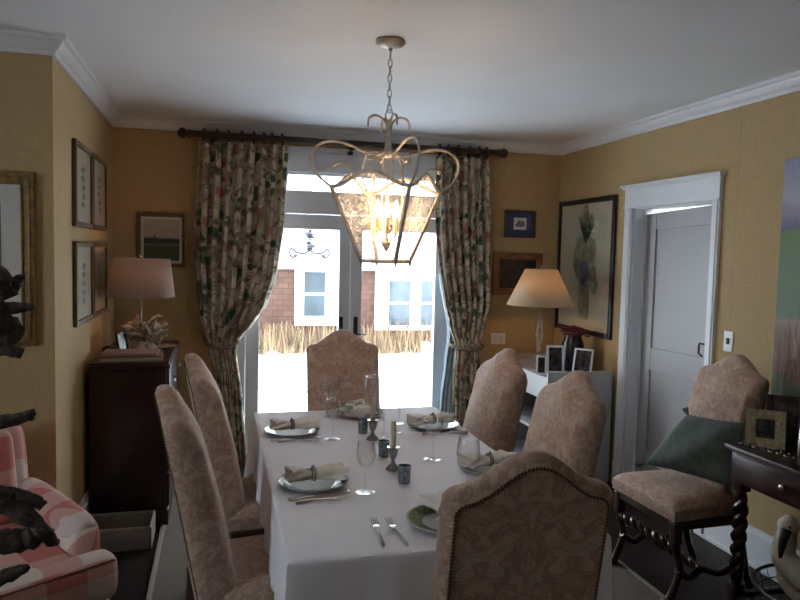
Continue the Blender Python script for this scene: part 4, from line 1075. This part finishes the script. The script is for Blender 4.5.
# ------------------------------------------------------------------ pictures
def gradient_art(name, stops, axis='Z', z0=0, z1=1, noise=0.1, nscale=8, stretch=(1, 1, 1)):
    t = NT(name); x, y, z = t.xyz(t.coord())
    f = t.math('DIVIDE', t.math('SUBTRACT', z, z0), z1 - z0)
    n_ = t.noise(t.mapv(t.coord(), stretch), nscale, 4)
    f = t.math('ADD', f, t.math('MULTIPLY', t.math('SUBTRACT', n_, 0.5), noise))
    c = t.ramp(f, stops)
    v2 = t.noise(t.mapv(t.coord(), stretch, (3, 3, 3)), nscale * 4, 4)
    c = t.mix(t.math('MULTIPLY', v2, 0.3), c, (0.05, 0.05, 0.04, 1))
    return t.bsdf(c, 0.5)
M['art_land'] = gradient_art('field_landscape', [(0.0, (0.05, 0.075, 0.03, 1)), (0.36, (0.05, 0.07, 0.03, 1)), (0.40, (0.16, 0.16, 0.12, 1)), (0.44, (0.03, 0.035, 0.02, 1)), (0.52, (0.02, 0.02, 0.018, 1)), (0.56, (0.50, 0.44, 0.36, 1)), (1.0, (0.52, 0.42, 0.32, 1))], z0=-0.16, z1=0.16, noise=0.06, nscale=9, stretch=(1, 1, 2))
M['art_canvas'] = gradient_art('meadow_canvas', [(0.0, (0.07, 0.11, 0.03, 1)), (0.09, (0.10, 0.13, 0.04, 1)), (0.14, (0.14, 0.075, 0.045, 1)), (0.34, (0.21, 0.12, 0.07, 1)), (0.38, (0.04, 0.11, 0.03, 1)), (0.69, (0.10, 0.18, 0.05, 1)), (0.71, (0.12, 0.11, 0.20, 1)), (0.76, (0.20, 0.19, 0.30, 1)), (0.85, (0.40, 0.40, 0.50, 1)), (1.0, (0.26, 0.29, 0.42, 1))], z0=-0.6, z1=0.6, noise=0.10, nscale=7, stretch=(1, 1.5, 0.8))
M['art_dark'] = plain('dark_sketch', (0.045, 0.035, 0.028), 0.3, var=0.7, scale=18, bump=0)
M['art_blue'] = plain('blue_print', (0.06, 0.17, 0.24), 0.3, var=0.3, scale=8, bump=0)
M['blue_mat'] = plain('navy_mat', (0.035, 0.05, 0.12), 0.5)
M['ink'] = plain('grey_ink', (0.14, 0.14, 0.12), 0.6, var=0.3, scale=40, bump=0)
M['ink_red'] = plain('sepia_ink', (0.30, 0.15, 0.09), 0.6, var=0.3, scale=40, bump=0)
M['leaf1'] = plain('leaf_green_ink', (0.27, 0.32, 0.21), 0.6, var=0.5, scale=14, bump=0)
M['leaf2'] = plain('dark_green_ink', (0.035, 0.06, 0.035), 0.6, var=0.4, scale=20, bump=0)
M['flower_blue'] = plain('blue_violet_ink', (0.13, 0.15, 0.24), 0.6, var=0.4, scale=20, bump=0)
M['cream_paper'] = plain('cream_paper', (0.60, 0.56, 0.44), 0.25, scale=3, var=0.04, bump=0)
M['dull_mat'] = plain('aged_mat', (0.36, 0.33, 0.25), 0.4, scale=3, var=0.05, bump=0)
def picture(name, label, cat, loc, rz, w, h, bw, fmat, matmat, mw, art, extra=None, group=None, depth=0.022):
    # local: x width, z height, faces -y, centre at origin; back against wall at y=0
    t = thing(name, label, cat, loc, rz, group)
    b = MB(); X, Z = w / 2, h / 2
    for x0, x1, z0, z1 in ((-X, -X + bw, -Z, Z), (X - bw, X, -Z, Z), (-X + bw, X - bw, -Z, -Z + bw), (-X + bw, X - bw, Z - bw, Z)):
        b.rbox((x0, -depth, z0), (x1, 0, z1), 0.004, 2)
    if fmat == 'gilt':
        for q in (0.3, 0.8):
            o_ = bw * q
            for x0, x1, z0, z1 in ((-X + o_, -X + o_ + .008, -Z + o_, Z - o_), (X - o_ - .008, X - o_, -Z + o_, Z - o_), (-X + o_, X - o_, -Z + o_, -Z + o_ + .008), (-X + o_, X - o_, Z - o_ - .008, Z - o_)):
                b.rbox((x0, -depth - .008, z0), (x1, -depth + .002, z1), 0.003, 2)
    b.build('frame', fmat, t)
    X -= bw; Z -= bw; y = -0.010
    if matmat:
        MB().box((-X, y, -Z), (X, -0.002, Z)).build('mat_board', matmat, t, smooth=False)
        X -= mw; Z -= mw; y = -0.0115
    if art: MB().box((-X, y, -Z), (X, -0.004, Z)).build('artwork', art, t, smooth=False)
    if extra: extra(t, X, Z, y)
    return t
def blob(cx, cz, rx, rz, k=18, seed=0, jag=0.15):
    r_ = random.Random(seed)
    return [(cx + rx * cos(2 * pi * i / k) * (1 + r_.uniform(-jag, jag)), cz + rz * sin(2 * pi * i / k) * (1 + r_.uniform(-jag, jag))) for i in range(k)]
def sketch(seed, ink):
    def f(t, X, Z, y):
        b = MB(); r_ = random.Random(seed)
        for i in range(5):
            z = -Z * 0.7 + i * Z * 0.33
            b.poly(blob(r_.uniform(-.02, .02), z, X * 0.28, Z * 0.10, 14, seed * 7 + i, 0.35), 'Y', (y - 0.0008 - 0.0002 * i, y))
        b.poly([(-0.004, -Z * .85), (0.004, -Z * .85), (0.003, Z * .8), (-0.003, Z * .8)], 'Y', (y - 0.0006, y))
        b.build('botanical_sketch', ink, t, smooth=False)
    return f
gp = 'four framed prints on the left wall'
for y, z, s_, ink, lb in ((4.035, 1.885, 1, 'ink', 'upper print nearer the wall corner, grey plant study on pale mat, left wall'), (4.545, 1.885, 2, 'ink_red', 'upper print farther along the left wall, above the lamp side'),
                      (4.035, 1.375, 3, 'ink', 'lower print nearer the wall corner, grey plant study, left wall'), (4.545, 1.375, 4, 'ink_red', 'lower print on the left wall behind the white lampshade')):
    picture('framed_print', lb, 'picture', (XL, y, z), rad(90), 0.49, 0.435, 0.028, 'bronze', 'dull_mat', 0.05, None, sketch(s_, ink), gp)
def gilt_extra(t, X, Z, y): pass
picture('framed_artwork', 'large gilt-framed artwork with white mat and blue picture beside the wall corner', 'picture', (-1.135, YJ, 1.505), 0, 0.72, 0.765, 0.058, 'gilt', 'mat', 0.080, 'art_blue', None, None, 0.03)
def land_extra(t, X, Z, y):
    MB().poly([(-.052, -.02), (-.052, .03), (-.048, .045), (-.044, .03), (-.044, -.02)], 'Y', (y - .001, y)).poly([(-.11, -.01), (-.02, -.01), (-.02, .006), (-.06, .012), (-.11, .004)], 'Y', (y - .0008, y)).build('church_silhouette', 'art_dark', t, smooth=False)
picture('landscape_painting', 'small framed landscape of green field under pale sky above white lampshade', 'picture', (-0.384, YB, 1.625), 0, 0.335, 0.385, 0.03, 'bronze', 'mat', 0.018, 'art_land', land_extra)
def fox(t, X, Z, y):
    MB().box((-0.055, y - .001, -0.045), (0.055, y, 0.05)).build('print', 'mat', t, smooth=False)
    pts = [(-.045, -.012), (-.03, .005), (-.02, .022), (-.008, .03), (.004, .022), (.02, .026), (.04, .018), (.045, -.005), (.035, -.02), (.01, -.024), (-.02, -.02), (-.032, -.026)]
    MB().poly(pts, 'Y', (y - .002, y - .001)).build('animal_silhouette', 'ink', t, smooth=False)
picture('framed_print', 'small print of a dark animal on white with navy mat, upper right of curtain', 'picture', (2.355, YB, 1.829), 0, 0.272, 0.216, 0.012, 'bronze', 'blue_mat', 0.0, None, fox)
picture('framed_print', 'dark picture in wide reddish wooden frame hanging below the navy-matted print', 'picture', (2.348, YB, 1.428), 0, 0.43, 0.34, 0.055, 'cedar', None, 0, 'art_dark')
def botan(t, X, Z, y):
    b = MB(); k = 0
    # local x: positive = nearer to camera side of wall
    r_ = random.Random(5)
    for i in range(14):
        a = -0.03 + 0.006 * i; x0 = -0.05 + 0.018 * i
        b.poly([(x0 - .006, -.40), (x0 + .006, -.40), (x0 + a * .6 + .006, 0.0), (x0 + a * .6 - .006, 0.0)] if i < 8 else [(x0 - .10, -.38), (x0 - .094, -.38), (x0 - .08, .0), (x0 - .09, .0)], 'Y', (y - .0008 - .0001 * i, y))
    b.build('stem_print', 'leaf1', t, smooth=False)
    b = MB()
    for i, (cx, cz, rx, rz_) in enumerate(((-.04, .10, .10, .13), (.08, .11, .09, .12), (-.10, .02, .07, .08), (.02, -.02, .13, .10), (.13, -.06, .06, .08), (.16, -.14, .05, .06), (.0, .38, .05, .08))):
        b.poly(blob(cx, cz, rx, rz_, 22, i, .18), 'Y', (y - .0015 - .0003 * i, y))
    b.build('leaf_print', 'leaf1', t, smooth=False)
    b = MB()
    for i in range(9):
        a = rad(55 + 8 * i); L = .20 + .02 * (i % 3); x0, z0 = 0.02, .17
        dx, dz = cos(a) * L, sin(a) * L; px, pz = -sin(a) * .008, cos(a) * .008
        b.poly([(x0, z0), (x0 + dx * .5 + px, z0 + dz * .5 + pz), (x0 + dx, z0 + dz), (x0 + dx * .5 - px, z0 + dz * .5 - pz)], 'Y', (y - .004 - .0002 * i, y))
    b.build('frond_print', 'leaf2', t, smooth=False)
    MB().poly(blob(.02, -.03, .07, .075, 20, 9, .2), 'Y', (y - .0055, y)).poly(blob(.0, -.09, .045, .05, 16, 10, .2), 'Y', (y - .0052, y)).build('bloom_print', 'flower_blue', t, smooth=False)
    MB().box((-X, -0.0185, -Z), (X, -0.0175, Z)).build('picture_glass', 'pane', t, smooth=False)
picture('botanical_print', 'tall black-framed botanical print of green plant with blue bloom, right wall', 'picture', (XR, 4.757, 1.505), rad(-90), 0.83, 1.02, 0.038, 'black', 'cream_paper', 0.0, None, botan)
t = thing('meadow_canvas', 'unframed canvas of green meadow and purple sky at right wall beside switch', 'painting', (XR - 0.003, 2.18, 1.47), rad(-90))
MB().rbox((-0.66, -0.03, -0.6), (0.66, 0, 0.6), 0.004).build('canvas', 'art_canvas', t)
b = MB(); r_ = random.Random(8)
for i in range(260):
    x = r_.uniform(-.65, .65); z = r_.uniform(-.5, -.28); L = r_.uniform(.06, .2); a = r_.uniform(-.5, .5)
    b.add([(x, -.0315, z), (x + .003, -.0315, z), (x + .003 + L * a, -.0315, min(z + L, -.16)), (x + L * a, -.0315, min(z + L, -.16))], [(0, 1, 2, 3)])
b.build('painted_grass', 'ink_red', t, smooth=False)
# switch and outlet
t = thing('light_switch', 'white rocker light switch on the right wall beside the door', 'switch', (XR, 3.188, 1.134), rad(-90))
MB().rbox((-.035, -.006, -.057), (.035, 0, .057), .003).build('plate', 'white', t)
MB().rbox((-.008, -.014, -.016), (.008, -.004, .018), .002).build('toggle', 'ornament', t)
t = thing('wall_outlet', 'white double wall plate on the back wall below the reddish frame', 'outlet', (2.20, YB, 0.90), 0)
MB().rbox((-.062, -.006, -.045), (.062, 0, .045), .003).build('plate', 'white', t)
MB().rbox((-.04, -.009, -.03), (-.01, -.004, .03), .002).rbox((.01, -.009, -.03), (.04, -.004, .03), .002).build('socket', 'mat', t)

# ------------------------------------------------------------------ white bookcase
bx0, bx1, by0, by1 = 2.172, 2.668, 4.27, 5.17
bc = thing('bookcase', 'low white open bookcase in the corner under the botanical print', 'bookcase', ((bx0 + bx1) / 2, (by0 + by1) / 2, 0))
hx, hy = (bx1 - bx0) / 2, (by1 - by0) / 2
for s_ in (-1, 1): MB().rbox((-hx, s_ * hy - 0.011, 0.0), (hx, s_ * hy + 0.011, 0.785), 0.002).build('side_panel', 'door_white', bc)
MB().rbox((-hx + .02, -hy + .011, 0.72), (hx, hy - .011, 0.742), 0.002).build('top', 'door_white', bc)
MB().rbox((-hx + .018, -hy + .011, 0.58), (-hx + .034, hy - .011, 0.742), 0.002).build('front_rail', 'door_white', bc)
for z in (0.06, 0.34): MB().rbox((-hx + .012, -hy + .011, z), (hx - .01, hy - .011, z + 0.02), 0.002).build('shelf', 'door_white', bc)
MB().rbox((hx - .01, -hy + .011, 0.02), (hx, hy - .011, 0.74), 0.002).build('back_panel', 'black', bc)
r_ = random.Random(21)
for k_, (y, hgt, mt_, nm) in enumerate(((4.45, .17, 'bookred', 'maroon'), (4.50, .19, 'black', 'black'), (4.56, .16, 'bookgrey', 'mauve'), (4.66, .18, 'bronze', 'brown'))):
    t = thing('book', '%s upright book on the middle shelf of the white bookcase' % nm, 'book', (2.40, y, 0.3605), 0, 'books in the white bookcase')
    MB().box((-.07, -.017, 0.003), (.066, .017, hgt - .003)).build('pages', 'paper', t, smooth=False)
    MB().box((-.075, -.02, 0), (.07, -.017, hgt)).box((-.075, .017, 0), (.07, .02, hgt)).box((-.075, -.02, 0), (-.07, .02, hgt)).build('cover', mt_, t, smooth=False)
BT = 0.7425
lp = thing('table_lamp', 'clear glass lamp with cream cone shade standing on the white bookcase', 'lamp', (2.31, 4.70, BT))
MB().shell([(0.245, 0.470), (0.118, 0.735)], (0, 0, 0), 48).build('lamp_shade', 'shade_cream', lp, solid=0.003)
MB().lathe([(0.06, 0), (0.062, 0.012), (0.035, 0.03), (0.018, 0.05), (0.012, 0.07), (0.018, 0.09), (0.010, 0.11), (0.008, 0.40), (0.016, 0.42), (0.01, 0.44), (0.006, 0.50), (0.006, 0.56), (0.001, 0.57)], (0, 0, 0), 20).build('glass_stem', 'crystal', lp)
b = MB()
for s_ in (1, -1):
    for pts in ([(0, 0, .10), (.03 * s_, 0, .16), (.05 * s_, 0, .24), (.03 * s_, 0, .33), (.055 * s_, 0, .37), (.06 * s_, 0, .34)], [(0, 0, .28), (.035 * s_, 0, .27), (.04 * s_, 0, .31)]):
        b.tube(spline([(p[0] * .7, p[0] * .5, p[2]) for p in pts], 5), 0.005, 7)
b.build('glass_scroll', 'crystal', lp)
MB().tube([(0, 0, 0.44), (0, 0, 0.75)], 0.004, 6).tube([(-.115, 0, .733), (.115, 0, .733)], 0.002, 5).ball((0, 0, .755), .009, 8).build('shade_fitting', 'pewter', lp)
MB().lathe([(0.012, 0.50), (0.014, 0.53), (0.028, 0.56), (0.03, 0.59), (0.02, 0.62), (0.001, 0.63)], (0, 0, 0), 14).build('bulb', 'pane', lp)
point('cone_lamp_light', (0, 0, 0.60), 2.2, (1, 0.52, 0.22), 0.035, lp)
gph = 'photo frames on the white bookcase'
photo_frame('silver photo frame with white mat on bookcase, tallest, beside the lamp', (2.335, 4.47, BT), rad(-14), 0.125, 0.20, 0.15, 0.016, 'white', gph)
photo_frame('smallest white photo frame at the front edge of the bookcase', (2.205, 4.43, BT), rad(-25), 0.075, 0.135, 0.15, 0.014, 'white', gph)
photo_frame('narrow turned photo frame in front of the black vase on bookcase', (2.50, 4.40, BT), rad(-52), 0.14, 0.185, 0.25, 0.012, 'white', gph)
vs_ = thing('vase', 'black vase holding burgundy flowers on the white bookcase', 'vase', (2.525, 4.58, BT))
MB().lathe([(0.065, 0), (0.074, 0.02), (0.084, 0.12), (0.078, 0.2), (0.06, 0.25), (0.062, 0.262), (0.056, 0.262), (0.05, 0.2), (0.001, 0.02)], (0, 0, 0), 24).build('vessel', 'black_glass', vs_)
fl = thing('flower_bunch', 'bunch of burgundy blooms in the black vase', 'flowers', (2.525, 4.58, BT + 0.24))
b = MB(); r_ = random.Random(2)
for i in range(46):
    a = r_.uniform(0, 6.28); q = r_.uniform(0, .10); c = Vector((q * cos(a) + 0.01, q * sin(a), 0.040 + r_.uniform(-.015, .045) - q * .15))
    for k_ in range(5):
        an = k_ * 1.257 + a; b.ball(c + Vector((cos(an) * .009, sin(an) * .009, 0)), 0.013, 6, (1, 1, .5))
b.build('petals', 'burgundy', fl)
b = MB()
for i in range(6): b.tube([(0.01 * cos(i), 0.01 * sin(i), -0.15), (0.04 * cos(i), 0.04 * sin(i), 0.03)], 0.003, 5)
b.build('stems', 'leaf2', fl)

# ------------------------------------------------------------------ console at right, frames, beads, goose
co = thing('console_table', 'dark wooden console with twisted legs against the right wall', 'console table', (2.44, 1.95, 0))
MB().rbox((-0.245, -0.66, 0.735), (0.245, 0.64, 0.76), 0.006).build('top', 'console', co)
MB().rbox((-0.225, -0.63, 0.60), (0.225, 0.61, 0.736), 0.004).build('apron', 'console', co)
for y0, y1 in ((-0.6, -0.02), (0.02, 0.58)):
    d = MB().rbox((-0.234, y0, 0.615), (-0.222, y1, 0.725), 0.004).build('drawer', 'console', co)
    MB().ball((-0.246, (y0 + y1) / 2, 0.67), 0.014, 10).build('knob', 'silver', d)
for sx in (-1, 1):
    for sy in (-1, 1):
        x, y = sx * 0.195, (0.575 if sy > 0 else -0.6)
        b = MB().rbox((x - .028, y - .028, .56), (x + .028, y + .028, .64), .005).rbox((x - .028, y - .028, 0.03), (x + .028, y + .028, .14), .005)
        twist(b, (x, y, .14), (x, y, .56), .030, 3.5); b.ball((x, y, .02), .026, 10, (1, 1, .8)); b.build('leg', 'console', co)
b = MB()
for x0, y0, x1, y1 in ((-.195, -.6, -.195, .575), (.195, -.6, .195, .575), (-.195, .575, .195, .575), (-.195, -.6, .195, -.6)): b.rbox((min(x0, x1) - .015, min(y0, y1) - .015, .07), (max(x0, x1) + .015, max(y0, y1) + .015, .095), .004)
b.build('stretcher', 'console', co)
gq = 'photo frames on the console'
photo_frame('square woven straw photo frame leaning on the console, dark photograph', (2.315, 2.48, 0.7605), rad(-40), 0.155, 0.165, 0.3, 0.042, 'straw', gq)
photo_frame('brown wooden photo frame behind the straw frame on the console', (2.46, 2.52, 0.7605), rad(-38), 0.16, 0.215, 0.28, 0.03, 'console', gq)
photo_frame('silver-edged photo frame at the picture edge on the console', (2.40, 2.27, 0.7605), rad(-50), 0.17, 0.185, 0.2, 0.012, 'silver', gq)
b = MB()
for i in range(15):
    x, y = 2.235 + 0.0045 * i, 2.545 - 0.017 * i
    b.lathe([(0.005, 0), (0.006, 0.004), (0.004, 0.012), (0.0055, 0.02), (0.001, 0.024)] if i % 2 else [(0.001, 0.001), (.006, .006), (.001, .013)], (x, y, 0.7605), 8)
b.tube([(2.235, 2.545, .767), (2.298, 2.307, .767)], 0.0012, 5)
o = b.build('bead_garland', 'silver'); tag(o, 'short string of sparkling glass beads on the console edge below the straw frame', 'beads')
# basket + goose
GB = (2.35, 2.17)
bs = thing('wire_basket', 'round grey wire basket on the floor under the console', 'basket', (GB[0], GB[1], 0))
b = MB()
def ring(r, z, t_=0.0025): b.tube([(r * cos(a), r * sin(a), z) for a in [2 * pi * i / 36 for i in range(36)]], t_, 5, closed=True)
for r, z in ((.18, .012), (.205, .06), (.22, .11), (.232, .16), (.242, .21), (.25, .255)): ring(r, z)
for i in range(30):
    a = 2 * pi * i / 30; b.tube([(0.18 * cos(a), .18 * sin(a), .012), (0.216 * cos(a + .04), .216 * sin(a + .04), .1), (0.25 * cos(a + .09), .25 * sin(a + .09), .255)], 0.0018, 5)
for i in range(9):
    q = -0.14 + .035 * i; L = sqrt(.16 ** 2 - q * q); b.tube([(q, -L, .008), (q, L, .008)], .002, 5); b.tube([(-L, q, .006), (L, q, .006)], .002, 5)
b.build('wirework', 'wire', bs)
b = MB(); ring(.252, .262, .006); b.build('rim', 'wire', bs)
go = thing('goose_decoy', 'white goose figure with black bill resting in the wire basket', 'goose figure', (GB[0], GB[1], 0.045))
b = MB()
def body(u, v):
    a = 2 * pi * u; t = v
    w = 0.125 * sin(pi * min(1, t * 1.02)) ** 0.6; x = 0.17 - 0.36 * t
    return (x * 0.5 + 0.02, -x * 0.85 + w * cos(a), 0.20 + 0.03 * t + w * 0.85 * sin(a) - 0.02)
b.grid(lambda u, v: body(u, min(.999, max(.001, v))), 20, 18, cu=True)
nk = spline([(-.02, .10, .24), (-.05, .20, .30), (-.035, .215, .38), (-.04, .20, .44), (-.075, .165, .475), (-.10, .14, .465)], 8)
n_ = len(nk)
gx = Vector((-0.02, -0.07, 0))
nk = [Vector(p) + gx for p in nk]
b.tube(nk, [0.062 - 0.034 * min(1, i / n_ * 1.5) for i in range(n_)], 14)
b.ball(nk[-1] + Vector((0.008, 0.01, -.0)), 0.040, 14, (1.15, 1.0, .95)); b.build('body', 'goose', go, sub=1)
h_ = nk[-1]
MB().tube([h_ + Vector((-.022, -.01, -.008)), h_ + Vector((-.042, -.018, -.045)), h_ + Vector((-.052, -.022, -.085)), h_ + Vector((-.055, -.022, -.115))], [0.022, 0.017, 0.012, 0.006], 10).build('bill', 'bill', go)
MB().ball(h_ + Vector((-.022, -.028, .010)), 0.005, 8).build('eye', 'bill', go)

# ------------------------------------------------------------------ bin before the chest
bn = thing('fabric_bin', 'low open beige fabric bin with piped rim in front of the mahogany chest', 'bin', (-0.50, 3.86, 0))
b = MB(); hx, hy, hz_ = 0.175, 0.125, 0.115
for x0, x1, y0, y1 in ((-hx, hx, -hy, -hy + .014), (-hx, hx, hy - .014, hy), (-hx, -hx + .014, -hy, hy), (hx - .014, hx, -hy, hy)): b.rbox((x0, y0, 0.0), (x1, y1, hz_), 0.005)
b.box((-hx + .01, -hy + .01, 0.0), (hx - .01, hy - .01, 0.012)); b.build('body', 'canvas_bin', bn)
b = MB().tube([(-hx + .007, -hy + .007, hz_), (hx - .007, -hy + .007, hz_), (hx - .007, hy - .007, hz_), (-hx + .007, hy - .007, hz_)], .006, 8, closed=True); b.build('piping', 'rug_edge', bn)
bn.scale = (1, 1, 1)

# ------------------------------------------------------------------ checked armchair
ac = thing('armchair', 'pink and white buffalo check armchair in front of the gilt picture', 'armchair', (-0.665, 2.40, 0), math.atan2(0.55, 0.83))
# local: front faces -y, right side +x
def soft(b_, name, par=ac, sub=1):
    o = b_.build(name, 'check', par, sub=sub, angle=180); box_uv(o); return o
soft(MB().rbox((-.39, .0, .07), (.39, .80, .30), .04, 3), 'base')
soft(MB().rbox((-.30, .05, .29), (.30, .62, .47), .06, 4).rbox((-.40, -.02, .295), (.40, .115, .475), .055, 4), 'seat_cushion')
for sx in (-1, 1):
    x0, x1 = (sx * .27, sx * .39)
    b = MB().rbox((min(x0, x1), .10, .08), (max(x0, x1), .78, .55), .05, 4)
    b.tube([(sx * .33, .125, .51), (sx * .33, .15, .52), (sx * .33, .45, .53), (sx * .33, .74, .56)], [0.045, .066, .066, .06], 18)
    soft(b, 'arm')
mtb = Matrix.Translation((0, .62, .30)) @ Matrix.Rotation(rad(-12), 4, 'X')
soft(MB().rbox((-.36, 0, 0), (.36, .16, .55), .07, 4, mtb), 'backrest')
soft(MB().rbox((-.27, -.12, .14), (.27, .03, .53), .06, 4, mtb), 'back_cushion')
MB().tube([(-.37, -.012, .452), (.37, -.012, .452)], .004, 6).build('welt', 'welt', ac)
for x, y in ((-.31, .12), (.31, .12), (-.31, .74), (.31, .74)): MB().lathe([(.018, 0), (.028, .08)], (x, y, 0), 10).build('leg', 'leg', ac)

# ------------------------------------------------------------------ driftwood
b = MB(); r_ = random.Random(9)
def limb(pts, r0, r1, seed=0, flat=0.75):
    r2 = random.Random(seed); sp = spline(pts, 7); n = len(sp)
    q = [p + Vector((r2.uniform(-1, 1), r2.uniform(-1, 1), r2.uniform(-1, 1))) * 0.0012 for p in sp]
    b.tube(q, [(r0 + (r1 - r0) * (i / (n - 1))) * (1 + r2.uniform(-.10, .10)) for i in range(n)], 9, flat=flat)
b = MB()
limb([(-.62, 1.45, 0), (-.60, 1.45, .4), (-.585, 1.42, .8), (-.59, 1.42, 1.1), (-.57, 1.42, 1.32), (-.55, 1.42, 1.55), (-.57, 1.42, 1.66)], .09, .04, 1)
limb([(-.56, 1.42, 1.56), (-.47, 1.42, 1.55), (-.41, 1.42, 1.52), (-.375, 1.42, 1.47)], .045, .022, 2)
limb([(-.42, 1.42, 1.47), (-.38, 1.42, 1.482), (-.362, 1.42, 1.50), (-.348, 1.42, 1.512)], .016, .006, 3)
limb([(-.40, 1.42, 1.475), (-.37, 1.42, 1.488), (-.352, 1.42, 1.492)], .012, .004, 13)
limb([(-.56, 1.42, 1.45), (-.45, 1.42, 1.46), (-.38, 1.42, 1.453), (-.330, 1.42, 1.455)], .03, .005, 4)
limb([(-.55, 1.42, 1.42), (-.45, 1.42, 1.42), (-.39, 1.42, 1.425), (-.362, 1.42, 1.40)], .035, .022, 5)
limb([(-.56, 1.42, 1.36), (-.46, 1.42, 1.375), (-.39, 1.42, 1.378), (-.350, 1.42, 1.366)], .02, .010, 6)
limb([(-.58, 1.42, 1.21), (-.48, 1.42, 1.22), (-.40, 1.42, 1.236), (-.348, 1.42, 1.248), (-.330, 1.42, 1.258)], .024, .006, 7)
limb([(-.36, 1.42, 1.242), (-.345, 1.42, 1.246), (-.333, 1.42, 1.243)], .010, .003, 8)
limb([(-.58, 1.42, 1.10), (-.48, 1.42, 1.105), (-.40, 1.42, 1.095), (-.35, 1.42, 1.06), (-.315, 1.42, 1.02), (-.298, 1.42, .998)], .035, .009, 9)
limb([(-.42, 1.42, 1.105), (-.37, 1.42, 1.10), (-.335, 1.42, 1.088), (-.318, 1.42, 1.075)], .018, .010, 10)
limb([(-.58, 1.42, 1.0), (-.46, 1.42, 1.02), (-.39, 1.42, 1.012), (-.34, 1.42, 1.015), (-.318, 1.42, 1.03)], .028, .020, 11)
limb([(-.58, 1.42, .92), (-.46, 1.42, .93), (-.39, 1.42, .942), (-.355, 1.42, .955), (-.345, 1.42, .958)], .026, .005, 12)
b.lathe([(0.13, 0), (0.15, 0.02), (0.12, 0.05), (0.08, 0.10)], (-.62, 1.45, 0), 14)
o = b.build('driftwood_sculpture', 'drift', angle=60)
tag(o, 'gnarled grey driftwood sculpture in front of the checked armchair', 'sculpture')
